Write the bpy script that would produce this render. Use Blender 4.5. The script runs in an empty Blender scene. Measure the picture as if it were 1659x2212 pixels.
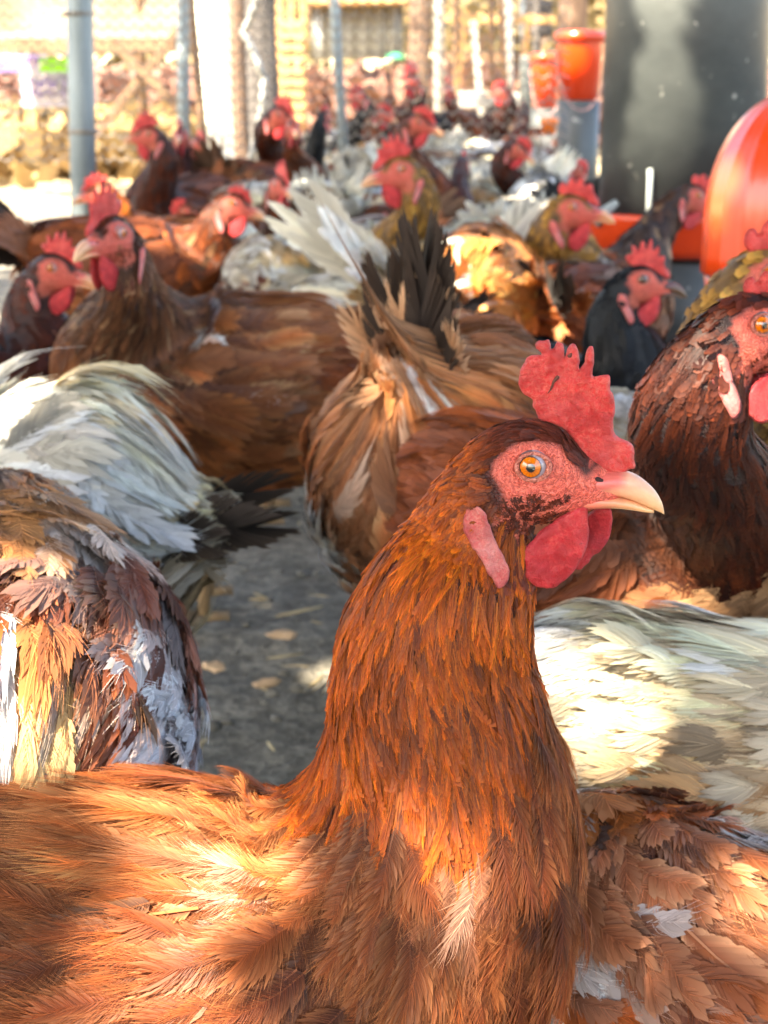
import bpy, bmesh, math, random, time
import numpy as np
from mathutils import Vector, Matrix
from mathutils.geometry import delaunay_2d_cdt
T00 = time.time()
scene = bpy.context.scene
COL = scene.collection
R = math.radians
# ------------------------------------------------------------------ camera, world, sun, exposure
FPX = 3500.0; CX = 829.5; CY = 1106.0          # focal length and centre, on a 1659 x 2212 frame
CAMZ = 0.56; PITCH = math.atan(1006 / 3500.0)
cam_d = bpy.data.cameras.new('camera'); cam = bpy.data.objects.new('camera', cam_d); COL.objects.link(cam)
cam.location = (0, 0, CAMZ); cam.rotation_euler = (math.pi / 2 - PITCH, 0, 0)
cam_d.sensor_fit = 'HORIZONTAL'; cam_d.sensor_width = 36; cam_d.lens = 36 * FPX / 1659
cam_d.clip_start = 0.02; cam_d.clip_end = 500
cam_d.dof.use_dof = True; cam_d.dof.focus_distance = 0.60; cam_d.dof.aperture_fstop = 26.0
scene.camera = cam
SUN = Vector((-0.46, -0.50, 0.73)).normalized()  # direction towards the sun
world = bpy.data.worlds.new('World'); scene.world = world; world.use_nodes = True
nt = world.node_tree; nt.nodes.clear()
sky = nt.nodes.new('ShaderNodeTexSky'); sky.sky_type = 'NISHITA'; sky.sun_disc = False
sky.sun_elevation = math.asin(SUN.z); sky.sun_rotation = math.atan2(SUN.x, SUN.y)
sky.air_density = 1.0; sky.dust_density = 3.0; sky.ozone_density = 0.6
bg = nt.nodes.new('ShaderNodeBackground'); bg.inputs['Strength'].default_value = 0.15
wo = nt.nodes.new('ShaderNodeOutputWorld')
nt.links.new(sky.outputs[0], bg.inputs[0]); nt.links.new(bg.outputs[0], wo.inputs[0])
sl = bpy.data.lights.new('sun', 'SUN'); sl.energy = 5.0; sl.angle = R(0.53); sl.color = (1.0, 0.90, 0.74)
so = bpy.data.objects.new('sun', sl); COL.objects.link(so)
so.rotation_euler = SUN.to_track_quat('Z', 'Y').to_euler(); so.location = SUN * 20
vs = scene.view_settings
vs.view_transform = 'Standard'; vs.look = 'None'; vs.gamma = 1.0; vs.use_curve_mapping = False
vs.exposure = 2.75
vs.use_white_balance = True; vs.white_balance_temperature = 7000; vs.white_balance_tint = 10
scene.render.engine = 'CYCLES'
scene.cycles.use_denoising = True
scene.cycles.max_bounces = 6; scene.cycles.diffuse_bounces = 4; scene.cycles.glossy_bounces = 3
scene.cycles.transmission_bounces = 3; scene.cycles.caustics_reflective = False; scene.cycles.caustics_refractive = False

FWD = np.array([0, math.cos(PITCH), -math.sin(PITCH)]); UPV = np.array([0, math.sin(PITCH), math.cos(PITCH)])
RGT = np.array([1.0, 0, 0]); CAMP = np.array([0, 0, CAMZ])
def ray(px, py): return FWD + (px - CX) / FPX * RGT - (py - CY) / FPX * UPV
def atY(px, py, Y): d = ray(px, py); return CAMP + d * (Y / d[1])
def atD(px, py, D): return CAMP + ray(px, py) * D
def atZ(px, py, z): d = ray(px, py); return CAMP + d * ((z - CAMZ) / d[2])
def proj(P):
    q = np.asarray(P) - CAMP; D = q @ FWD; D = np.where(np.abs(D) < 1e-6, 1e-6, D)
    return CX + FPX * (q @ RGT) / D, CY - FPX * (q @ UPV) / D, D

# ------------------------------------------------------------------ tagging and mesh helpers
def tag(o, label=None, cat=None, group=None, kind=None):
    if label: o['label'] = label
    if cat: o['category'] = cat
    if group: o['group'] = group
    if kind: o['kind'] = kind
    return o
def empty(name, loc=(0, 0, 0), rz=0.0, label=None, cat=None, group=None):
    o = bpy.data.objects.new(name, None); COL.objects.link(o); o.location = loc; o.rotation_euler = (0, 0, rz)
    o.empty_display_size = 0.05
    return tag(o, label, cat, group)
def link(name, me, parent=None, mat=None):
    o = bpy.data.objects.new(name, me); COL.objects.link(o)
    if mat is not None and not me.materials: me.materials.append(mat)
    if parent is not None: o.parent = parent
    return o
def np_mesh(name, V, F, col=None, attrs=None, smooth=True):
    V = np.ascontiguousarray(V, dtype=np.float32).reshape(-1, 3); F = np.ascontiguousarray(F, dtype=np.int32)
    k = F.shape[1]; n = F.shape[0]
    me = bpy.data.meshes.new(name)
    me.vertices.add(len(V)); me.vertices.foreach_set('co', V.ravel())
    me.loops.add(n * k); me.loops.foreach_set('vertex_index', F.ravel())
    me.polygons.add(n); me.polygons.foreach_set('loop_start', np.arange(0, n * k, k, dtype=np.int32))
    if smooth: me.polygons.foreach_set('use_smooth', np.ones(n, dtype=bool))
    me.update(calc_edges=True)
    if col is not None:
        c = np.ones((len(V), 4), dtype=np.float32); c[:, :3] = np.clip(np.asarray(col).reshape(-1, 3), 0, 1)
        a = me.color_attributes.new('col', 'FLOAT_COLOR', 'POINT'); a.data.foreach_set('color', c.ravel())
    for nm, arr in (attrs or {}).items():
        a = me.attributes.new(nm, 'FLOAT_VECTOR', 'POINT'); a.data.foreach_set('vector', np.ascontiguousarray(arr, dtype=np.float32).ravel())
    return me
def vnoise(P, scale, seed=0):
    """smooth value noise in -1..1, vectorised"""
    P = np.asarray(P, dtype=np.float64) * scale + seed * 17.31 + 1000.0
    i = np.floor(P).astype(np.int64); f = P - i; f = f * f * (3 - 2 * f)
    def h(a, b, c):
        n = (a * 374761393 + b * 668265263 + c * 2147483647 + seed * 982451653) & 0xFFFFFFFF
        n = ((n ^ (n >> 13)) * 1274126177) & 0xFFFFFFFF
        n = ((n ^ (n >> 16)) * 2246822519) & 0xFFFFFFFF
        return ((n ^ (n >> 15)) & 0xFFFF) / 32767.5 - 1.0
    x, y, z = i[..., 0], i[..., 1], i[..., 2]; r = 0
    for dx in (0, 1):
        for dy in (0, 1):
            for dz in (0, 1):
                w = (f[..., 0] if dx else 1 - f[..., 0]) * (f[..., 1] if dy else 1 - f[..., 1]) * (f[..., 2] if dz else 1 - f[..., 2])
                r = r + w * h(x + dx, y + dy, z + dz)
    return r
def box_bm(bm, c, s, rot=None):
    M = Matrix.Translation(c) @ (rot or Matrix.Identity(4)) @ Matrix.Diagonal((s[0], s[1], s[2], 1))
    return bmesh.ops.create_cube(bm, size=1.0, matrix=M)
def bm_obj(name, bm, mat, parent=None, smooth=False):
    me = bpy.data.meshes.new(name); bm.to_mesh(me); bm.free()
    if smooth:
        me.polygons.foreach_set('use_smooth', [True] * len(me.polygons))
    return link(name, me, parent, mat)
def lathe(name, prof, mat, parent=None, seg=48, rib=None, loc=(0, 0, 0)):
    """revolve (r, z) points about z"""
    prof = np.array(prof, float); n = len(prof); a = np.linspace(0, 2 * math.pi, seg, endpoint=False)
    rr = prof[:, 0][:, None] * np.ones(seg)[None]
    if rib: rr = rr * (1 + rib(a)[None, :] * (prof[:, 0] > 0.01)[:, None])
    V = np.stack([rr * np.cos(a), rr * np.sin(a), prof[:, 1][:, None] * np.ones(seg)[None]], -1).reshape(-1, 3) + np.array(loc)
    i, j = np.meshgrid(np.arange(n - 1), np.arange(seg), indexing='ij')
    F = np.stack([i * seg + j, i * seg + (j + 1) % seg, (i + 1) * seg + (j + 1) % seg, (i + 1) * seg + j], -1).reshape(-1, 4)
    return link(name, np_mesh(name, V, F), parent, mat)
def tube_mesh(name, pts, rad, seg=10, col=None):
    pts = np.array(pts, float); n = len(pts); rad = np.ones(n) * np.array(rad)
    T = np.gradient(pts, axis=0); T /= np.linalg.norm(T, axis=1)[:, None] + 1e-12
    ref = np.array([0, 0, 1.0]) if abs(T[0][2]) < 0.9 else np.array([1.0, 0, 0])
    V = []
    a = np.linspace(0, 2 * math.pi, seg, endpoint=False)
    for k in range(n):
        s = np.cross(T[k], ref); s /= np.linalg.norm(s); u = np.cross(s, T[k]); ref = u
        V.append(pts[k] + rad[k] * (np.cos(a)[:, None] * s + np.sin(a)[:, None] * u))
    V.append(pts[:1]); V.append(pts[-1:]); V = np.concatenate(V)
    F = []
    for i in range(n - 1):
        for j in range(seg):
            F.append((i * seg + j, i * seg + (j + 1) % seg, (i + 1) * seg + (j + 1) % seg)); F.append((i * seg + j, (i + 1) * seg + (j + 1) % seg, (i + 1) * seg + j))
    for j in range(seg):
        F.append((n * seg, (j + 1) % seg, j)); F.append((n * seg + 1, (n - 1) * seg + j, (n - 1) * seg + (j + 1) % seg))
    return np_mesh(name, V, np.array(F), col=None if col is None else np.tile(col, (len(V), 1)))

# ------------------------------------------------------------------ materials
class NT:
    def __init__(s, name):
        s.m = bpy.data.materials.new(name); s.m.use_nodes = True; s.t = s.m.node_tree; s.t.nodes.clear()
        s.out = s.n('ShaderNodeOutputMaterial')
    def n(s, t, **kw):
        x = s.t.nodes.new(t)
        for k, v in kw.items():
            if k in x.inputs.keys(): x.inputs[k].default_value = v
            else: setattr(x, k, v)
        return x
    def l(s, a, b): s.t.links.new(a, b)
    def noise(s, vec, scale, detail=4, rough=0.6):
        x = s.n('ShaderNodeTexNoise'); x.inputs['Scale'].default_value = scale; x.inputs['Detail'].default_value = detail; x.inputs['Roughness'].default_value = rough
        if vec is not None: s.l(vec, x.inputs['Vector'])
        return x.outputs['Fac']
    def ramp(s, fac, stops):
        x = s.n('ShaderNodeValToRGB'); e = x.color_ramp.elements
        while len(e) < len(stops): e.new(0.5)
        for k, (p, c) in enumerate(stops): e[k].position = p; e[k].color = (*c, 1) if len(c) == 3 else c
        s.l(fac, x.inputs[0]); return x.outputs[0]
    def mix(s, fac, a, b, mode='MIX'):
        x = s.n('ShaderNodeMix'); x.data_type = 'RGBA'; x.blend_type = mode
        for sock, v in ((x.inputs[0], fac), (x.inputs[6], a), (x.inputs[7], b)):
            if isinstance(v, (int, float)): sock.default_value = v
            elif isinstance(v, tuple): sock.default_value = (*v, 1)
            else: s.l(v, sock)
        return x.outputs[2]
    def bump(s, h, strength, dist):
        x = s.n('ShaderNodeBump'); x.inputs['Strength'].default_value = strength; x.inputs['Distance'].default_value = dist
        s.l(h, x.inputs['Height']); return x.outputs[0]
def obj_coord(t): return t.n('ShaderNodeTexCoord').outputs['Object']
def attr(t, name): x = t.n('ShaderNodeAttribute'); x.attribute_name = name; return x

def mat_feather():
    t = NT('feather'); c = attr(t, 'col').outputs['Color']
    p = t.n('ShaderNodeBsdfPrincipled'); p.inputs['Roughness'].default_value = 0.55
    p.inputs['Specular IOR Level'].default_value = 0.32
    p.inputs['Sheen Weight'].default_value = 0.05; p.inputs['Sheen Roughness'].default_value = 0.4
    t.l(c, p.inputs['Base Color'])
    tr = t.n('ShaderNodeBsdfTranslucent'); t.l(c, tr.inputs['Color'])
    m = t.n('ShaderNodeMixShader'); m.inputs[0].default_value = 0.22
    t.l(p.outputs[0], m.inputs[1]); t.l(tr.outputs[0], m.inputs[2]); t.l(m.outputs[0], t.out.inputs[0]); return t.m
def mat_skin():
    t = NT('bare_skin'); a = attr(t, 'col'); hc = attr(t, 'hc').outputs['Vector']
    n1 = t.noise(hc, 9, 5, 0.65); n2 = t.noise(hc, 2.2, 3)
    c = t.mix(t.ramp(n2, [(0.35, (0, 0, 0)), (0.7, (0.8, 0.8, 0.8))]), a.outputs['Color'], (0.86, 0.24, 0.16), 'MIX')
    c = t.mix(0.5, a.outputs['Color'], c)
    fmk = attr(t, 'fm').outputs['Fac']
    c = t.mix(t.ramp(n1, [(0.40, (0.55, 0.55, 0.55)), (0.56, (0, 0, 0))]), c, t.mix(1.0, c, (0.35, 0.14, 0.10), 'MULTIPLY'))
    # fine concentric wrinkles round the eye, crease shade put into the colour
    dv = t.n('ShaderNodeVectorMath', operation='LENGTH'); 
    w = t.n('ShaderNodeVectorMath', operation='MULTIPLY'); t.l(hc, w.inputs[0]); w.inputs[1].default_value = (1, 0, 1.25); t.l(w.outputs[0], dv.inputs[0])
    ma = t.n('ShaderNodeMath', operation='MULTIPLY_ADD'); t.l(n2, ma.inputs[0]); ma.inputs[1].default_value = 1.6; t.l(dv.outputs['Value'], ma.inputs[2])
    sn = t.n('ShaderNodeMath', operation='MULTIPLY'); t.l(ma.outputs[0], sn.inputs[0]); sn.inputs[1].default_value = 25.0
    s2 = t.n('ShaderNodeMath', operation='SINE'); t.l(sn.outputs[0], s2.inputs[0])
    hm = t.n('ShaderNodeMath', operation='MULTIPLY_ADD'); t.l(s2.outputs[0], hm.inputs[0]); hm.inputs[1].default_value = 0.3; t.l(n1, hm.inputs[2])
    dk = t.n('ShaderNodeMapRange'); t.l(s2.outputs[0], dk.inputs[0]); dk.inputs[1].default_value = -1; dk.inputs[2].default_value = 0.2; dk.inputs[3].default_value = 0.62; dk.inputs[4].default_value = 0.0
    c = t.mix(dk.outputs[0], c, t.mix(1.0, c, (0.42, 0.20, 0.16), 'MULTIPLY'))
    c = t.mix(fmk, a.outputs['Color'], c)
    p = t.n('ShaderNodeBsdfPrincipled'); p.inputs['Roughness'].default_value = 0.5
    p.inputs['Subsurface Weight'].default_value = 0.15; p.inputs['Subsurface Radius'].default_value = (0.004, 0.0015, 0.001); p.inputs['Subsurface Scale'].default_value = 0.4
    t.l(c, p.inputs['Base Color']); t.l(t.bump(hm.outputs[0], 0.8, 0.0008), p.inputs['Normal']); t.l(p.outputs[0], t.out.inputs[0]); return t.m
def mat_comb(name, red, pale):
    t = NT(name); oc = obj_coord(t); n1 = t.noise(oc, 7.5, 5, 0.75); n2 = t.noise(oc, 0.9, 3); n3 = t.noise(oc, 2.3, 4)
    c = t.mix(t.ramp(n1, [(0.42, (0, 0, 0)), (0.68, (0.70, 0.70, 0.70))]), red, pale)
    c = t.mix(t.ramp(n2, [(0.40, (0.8, 0.8, 0.8)), (0.6, (0, 0, 0))]), c, tuple(x * k for x, k in zip(red, (0.62, 0.45, 0.5))))
    c = t.mix(t.ramp(n3, [(0.70, (0, 0, 0)), (0.76, (0.6, 0.6, 0.6))]), c, (0.10, 0.02, 0.015))
    n5 = t.noise(oc, 0.55, 2); c = t.mix(t.ramp(n5, [(0.45, (0, 0, 0)), (0.75, (0.45, 0.45, 0.45))]), c, tuple(min(1, x * k) for x, k in zip(red, (0.9, 3.2, 3.4))))
    p = t.n('ShaderNodeBsdfPrincipled'); p.inputs['Roughness'].default_value = 0.40; p.inputs['Coat Weight'].default_value = 0.15; p.inputs['Coat Roughness'].default_value = 0.35
    p.inputs['Subsurface Weight'].default_value = 0.2; p.inputs['Subsurface Radius'].default_value = (0.004, 0.001, 0.001); p.inputs['Subsurface Scale'].default_value = 0.5
    t.l(c, p.inputs['Base Color']); t.l(t.bump(n1, 1.0, 0.003), p.inputs['Normal']); t.l(p.outputs[0], t.out.inputs[0]); return t.m
def mat_attr(name, rough, spec=0.5, coat=0.0, sss=0.0, nscale=None, namp=0.3, bump=0.0):
    t = NT(name); c = attr(t, 'col').outputs['Color']
    p = t.n('ShaderNodeBsdfPrincipled'); p.inputs['Roughness'].default_value = rough; p.inputs['Specular IOR Level'].default_value = spec
    p.inputs['Coat Weight'].default_value = coat; p.inputs['Coat Roughness'].default_value = 0.03
    if sss: p.inputs['Subsurface Weight'].default_value = sss; p.inputs['Subsurface Radius'].default_value = (0.003, 0.0015, 0.0008)
    if nscale:
        n = t.noise(obj_coord(t), nscale, 5)
        c = t.mix(t.ramp(n, [(0.3, (namp,) * 3), (0.7, (0, 0, 0))]), c, t.mix(1.0, c, (0.4, 0.35, 0.3), 'MULTIPLY'))
        if bump: t.l(t.bump(n, bump, 0.002), p.inputs['Normal'])
    t.l(c, p.inputs['Base Color']); t.l(p.outputs[0], t.out.inputs[0]); return t.m
def mat_plain(name, base, dark=None, rough=0.6, scale=20.0, stretch=(1, 1, 1), bump=0.0, bdist=0.002, metal=0.0, spots=None, spec=0.5, lo=0.3, hi=0.7, trans=0.0):
    """procedural colour: base broken up with dark by noise"""
    t = NT(name); oc = obj_coord(t)
    v = t.n('ShaderNodeVectorMath', operation='MULTIPLY'); t.l(oc, v.inputs[0]); v.inputs[1].default_value = stretch
    n = t.noise(v.outputs[0], scale, 6, 0.65)
    c = t.mix(t.ramp(n, [(lo, (1, 1, 1)), (hi, (0, 0, 0))]), base, dark or tuple(x * 0.6 for x in base))
    if spots:
        n2 = t.noise(oc, spots[1], 3); c = t.mix(t.ramp(n2, [(spots[2], (0, 0, 0)), (spots[2] + 0.06, (1, 1, 1))]), c, spots[0])
    p = t.n('ShaderNodeBsdfPrincipled'); p.inputs['Roughness'].default_value = rough; p.inputs['Metallic'].default_value = metal; p.inputs['Specular IOR Level'].default_value = spec
    t.l(c, p.inputs['Base Color'])
    if bump: t.l(t.bump(n, bump, bdist), p.inputs['Normal'])
    if trans:
        tr = t.n('ShaderNodeBsdfTranslucent'); t.l(c, tr.inputs['Color']); m = t.n('ShaderNodeMixShader'); m.inputs[0].default_value = trans
        t.l(p.outputs[0], m.inputs[1]); t.l(tr.outputs[0], m.inputs[2]); t.l(m.outputs[0], t.out.inputs[0])
    else: t.l(p.outputs[0], t.out.inputs[0])
    return t.m
M = {}
M['feather'] = mat_feather(); M['skin'] = mat_skin()
M['comb'] = mat_comb('comb_skin', (0.86, 0.040, 0.036), (0.92, 0.25, 0.18))
M['wattle'] = mat_comb('wattle_skin', (0.76, 0.030, 0.040), (0.88, 0.15, 0.12))
M['lobe'] = mat_comb('earlobe_skin', (0.80, 0.13, 0.12), (0.85, 0.42, 0.34))
M['beak'] = mat_attr('beak_horn', 0.32, 0.5, 0.15, 0.2, 3.0, 0.25, 0.15)
M['eye'] = mat_attr('eye_surface', 0.12, 0.6, 1.0)
M['leg'] = mat_attr('leg_scales', 0.55, 0.4, 0.0, 0.0, 60.0, 0.5, 0.6)
# ------------------------------------------------------------------ hens: body surface
def catmull(P, k_list):
    """P (n,d) control rows -> dense rows; k_list = subdivisions of each interval"""
    P = np.array(P, float); n = len(P); out = []
    for i in range(n - 1):
        p0 = P[max(i - 1, 0)]; p1 = P[i]; p2 = P[i + 1]; p3 = P[min(i + 2, n - 1)]
        # chordal (non-uniform) tangents keep unequal spacing smooth
        d0 = max(np.linalg.norm((p1 - p0)[:3]), 1e-6); d1 = max(np.linalg.norm((p2 - p1)[:3]), 1e-6); d2 = max(np.linalg.norm((p3 - p2)[:3]), 1e-6)
        m1 = (p2 - p1) if i == 0 else ((p1 - p0) / d0 * d1 + (p2 - p1) / d1 * d0) / (d0 + d1) * d1
        m2 = (p2 - p1) if i == n - 2 else ((p2 - p1) / d1 * d2 + (p3 - p2) / d2 * d1) / (d1 + d2) * d1
        k = k_list[i]
        for j in range(k + (1 if i == n - 2 else 0)):
            t = j / k; h = (2 * t**3 - 3 * t**2 + 1, t**3 - 2 * t**2 + t, -2 * t**3 + 3 * t**2, t**3 - t**2)
            out.append(h[0] * p1 + h[1] * m1 + h[2] * p2 + h[3] * m2)
    return np.array(out)
class Surf: pass
def build_surf(st, k_list, nv, bulge=0.0, seed=0, marks=None):
    """st rows: x y z ry rz yaw.  returns grid surface with arc-length parameter"""
    D = catmull(st, k_list); C = D[:, :3]; ry = np.maximum(D[:, 3], 0.0005); rz = np.maximum(D[:, 4], 0.0005); yaw = D[:, 5]
    T = np.gradient(C, axis=0); T /= np.linalg.norm(T, axis=1)[:, None] + 1e-9
    for _ in range(2): T[1:-1] = (T[:-2] + 2 * T[1:-1] + T[2:]) / 4
    T /= np.linalg.norm(T, axis=1)[:, None]
    S = np.stack([-np.sin(yaw), np.cos(yaw), 0 * yaw], -1); S -= (S * T).sum(1)[:, None] * T; S /= np.linalg.norm(S, axis=1)[:, None]
    N = np.cross(T, S)
    phi = np.linspace(0, 2 * math.pi, nv, endpoint=False)
    G = C[:, None] + S[:, None] * (ry[:, None] * np.cos(phi))[..., None] + N[:, None] * (rz[:, None] * np.sin(phi))[..., None]
    nrm = S[:, None] * (np.cos(phi)[None] / ry[:, None])[..., None] + N[:, None] * (np.sin(phi)[None] / rz[:, None])[..., None]
    nrm /= np.linalg.norm(nrm, axis=2)[..., None]
    sv = np.concatenate([[0], np.cumsum(np.linalg.norm(np.diff(C, axis=0), axis=1))])
    o = Surf(); o.s = sv; o.G = G; o.nv = nv; o.C = C; o.T = T; o.S = S; o.N = N; o.ry = ry; o.rz = rz
    cum = np.concatenate([[0], np.cumsum(k_list)]); o.ks = sv[cum]; o.krow = cum
    if bulge:
        side = np.exp(-((np.abs(np.cos(phi)) - 1.0) / 0.35) ** 2) * (np.sin(phi) > -0.75)
        a = (sv - o.ks[2]) / (o.ks[5] - o.ks[2]); w = np.clip(np.sin(np.clip(a, 0, 1) * math.pi), 0, 1) ** 0.7
        G += nrm * (bulge * w[:, None] * side[None])[..., None]
    for _ in range(10 if nv > 90 else 26):
        lap = (G[:-2] + G[2:]) / 2 - G[1:-1]; w = np.zeros(len(sv)); w[cum[3]:cum[9]] = 0.5; G[1:-1] += lap * w[1:-1, None, None]
    for _ in range(4):
        lap = (G[:-2] + G[2:]) / 2 - G[1:-1]; w = np.zeros(len(sv)); w[cum[9]:cum[12]] = 0.5; G[1:-1] += lap * w[1:-1, None, None]
    G += nrm * (0.0022 * vnoise(G, 38, seed) * np.clip(ry / 0.03, 0, 1)[:, None])[..., None]
    du = np.gradient(G, axis=0); dv = (np.roll(G, -1, 1) - np.roll(G, 1, 1)) / 2
    n = np.cross(dv, du); ln = np.linalg.norm(n, axis=2)[..., None]; n = n / (ln + 1e-12)
    flip = (n * nrm).sum(2) < 0; n[flip] *= -1
    bad = ln[..., 0] < 1e-10; n[bad] = nrm[bad]
    o.n = (n + nrm) / np.linalg.norm(n + nrm, axis=2)[..., None].clip(1e-6)
    ds = np.gradient(sv)
    o.gs = (np.linalg.norm(du, axis=2) / ds[:, None]).clip(0.35, 3)       # real metres per unit s
    o.gp = np.linalg.norm(dv, axis=2) / (2 * math.pi / nv)                # real metres per radian
    o.area = (np.linalg.norm(np.cross(du, dv), axis=2))
    return o
def ev(o, s, ph, want=('G', 'n')):
    sc = np.clip(s, o.s[0], o.s[-1]); r = np.interp(sc, o.s, np.arange(len(o.s))); i = np.minimum(r.astype(int), len(o.s) - 2); f = (r - i)[..., None]
    q = (ph / (2 * math.pi)) * o.nv; j = np.floor(q).astype(int); g = (q - j)[..., None]; j0 = j % o.nv; j1 = (j + 1) % o.nv
    res = []
    for w in want:
        A = getattr(o, w)
        if A.ndim == 2: res.append((A[i, j0] * (1 - f[..., 0]) + A[i + 1, j0] * f[..., 0]) * (1 - g[..., 0]) + (A[i, j1] * (1 - f[..., 0]) + A[i + 1, j1] * f[..., 0]) * g[..., 0])
        else: res.append((A[i, j0] * (1 - f) + A[i + 1, j0] * f) * (1 - g) + (A[i, j1] * (1 - f) + A[i + 1, j1] * f) * g)
    return res
def body_mesh(o, col):
    nu, nv = o.G.shape[:2]; V = np.concatenate([o.G.reshape(-1, 3), o.C[:1], o.C[-1:]])
    i, j = np.meshgrid(np.arange(nu - 1), np.arange(nv), indexing='ij'); a = i * nv + j; b = i * nv + (j + 1) % nv; c = (i + 1) * nv + (j + 1) % nv; d = (i + 1) * nv + j
    F = np.concatenate([np.stack([a, b, c], -1).reshape(-1, 3), np.stack([a, c, d], -1).reshape(-1, 3)])
    jj = np.arange(nv); F = np.concatenate([F, np.stack([np.full(nv, nu * nv), (jj + 1) % nv, jj], -1), np.stack([np.full(nv, nu * nv + 1), (nu - 1) * nv + jj, (nu - 1) * nv + (jj + 1) % nv], -1)])
    return V, F

# ------------------------------------------------------------------ feathers
TRI_COUNT = [0]
def feather_geo(n, L, W, nb, rng, kind='body', loose=1.0, tilt=0.15, droop=0.0, h0=0.0, quill=0.0004, curve=0.0, seg=2):
    """n feathers -> l, w, h arrays (n, nvert), template faces, column info (a, t, rand)"""
    L = np.broadcast_to(np.asarray(L, float), (n,))[:, None]; W = np.broadcast_to(np.asarray(W, float), (n,))[:, None]
    tilt = np.broadcast_to(np.asarray(tilt, float), (n,))[:, None]; curve = np.broadcast_to(np.asarray(curve, float), (n,))[:, None]
    ai = np.tile((np.arange(nb) + 0.5) / nb * 0.93 + 0.05, 2)[None]; side = np.repeat([-1.0, 1.0], nb)[None]
    if kind == 'body': pr = np.sin(np.pi * np.clip(ai * 0.86 + 0.10, 0, 1)) ** 0.55; b0, b1 = 62, 18
    elif kind == 'hackle': pr = np.sin(np.pi * np.clip(ai * 0.90 + 0.08, 0, 1)) ** 0.8 * (1.15 - 0.4 * ai); b0, b1 = 30, 6
    elif kind == 'flight': pr = np.clip(np.sin(np.pi * np.clip(ai * 0.80 + 0.10, 0, 1)), 0, 1) ** 0.35 * np.clip(ai / 0.28, 0.1, 1) ** 0.7; b0, b1 = 48, 22
    else: pr = 0.6 + 0.4 * np.sin(np.pi * ai); b0, b1 = 40, 12
    beta = np.radians(b0 + (b1 - b0) * ai ** 1.3) + rng.normal(0, 0.07 * loose, (n, 2 * nb))
    ln = W * pr * (1 + rng.normal(0, 0.12 * loose, (n, 2 * nb))).clip(0.4, 1.5) / np.maximum(np.sin(np.radians(b0 + (b1 - b0) * ai ** 1.3)), 0.42)
    ln = np.minimum(ln, L * 0.6)
    hj = rng.normal(0, 1, (n, 2 * nb)) * W * 0.06 * loose
    hw = L / nb * (0.80 if kind != 'flight' else 1.0)
    ts = [0.0, 0.86, 1.0] if kind == 'flight' else [0.0, 0.70, 1.0] if seg == 2 else [0.0, 0.4, 0.75, 1.0]
    ls, ws, hs, aa, tt = [], [], [], [], []
    def rach(a): return curve * L * a * a            # sideways curve of the rachis
    def rh(a): return h0 + L * (tilt * a - droop * a * a)
    for k, t in enumerate(ts):
        l = ai * L + ln * (np.cos(beta) * t + 0.12 * t * t); w = rach(ai) + side * ln * (np.sin(beta) * t - 0.16 * t * t)
        h = rh(np.minimum(l / L, 1.25)) - 0.22 * W * (np.abs(w - rach(ai)) / np.maximum(W, 1e-6)) ** 2 + hj * t
        sub = (-1, 1) if k < len(ts) - 1 else (0,)
        for q in sub:
            ww = hw * (1.0 if k == 0 else 0.95 if k == 1 else 0.7)
            ls.append(l + q * ww * np.maximum(np.sin(beta), 0.3)); ws.append(w - q * side * ww * np.cos(beta) * 0.7); hs.append(h - q * W * 0.012); aa.append(np.broadcast_to(ai, l.shape)); tt.append(np.full(l.shape, t))
    nB = 2 * nb; nv_b = len(ls)
    F = []
    for b in range(nB):
        base = [v * nB + b for v in range(nv_b)]
        for k in range(len(ts) - 2):
            a0, a1, b0_, b1_ = base[2 * k], base[2 * k + 1], base[2 * k + 2], base[2 * k + 3]; F += [(a0, a1, b1_), (a0, b1_, b0_)]
        F.append((base[-3], base[-2], base[-1]))
    l = np.concatenate(ls, 1); w = np.concatenate(ws, 1); h = np.concatenate(hs, 1); a = np.concatenate(aa, 1); t = np.concatenate(tt, 1)
    jit = np.tile(rng.normal(0, 1, (n, nB)), (1, nv_b)); isr = np.zeros_like(l)
    if quill > 0:
        ra = np.array([0, 0.35, 0.7, 1.0])[None]; base = l.shape[1]; q = quill
        for sgn in (-1, 1):
            l = np.concatenate([l, ra * L], 1); w = np.concatenate([w, rach(ra) + sgn * q * (1.1 - ra) * np.ones_like(L)], 1); h = np.concatenate([h, rh(ra) + q * 1.0 + 0 * L], 1)
            a = np.concatenate([a, np.broadcast_to(ra, (n, 4))], 1); t = np.concatenate([t, np.zeros((n, 4))], 1); jit = np.concatenate([jit, np.zeros((n, 4))], 1); isr = np.concatenate([isr, np.ones((n, 4))], 1)
        for k in range(3): F += [(base + k, base + 4 + k, base + 5 + k), (base + k, base + 5 + k, base + 1 + k)]
    return l, w, h, np.array(F), a, t, jit, isr
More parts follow.
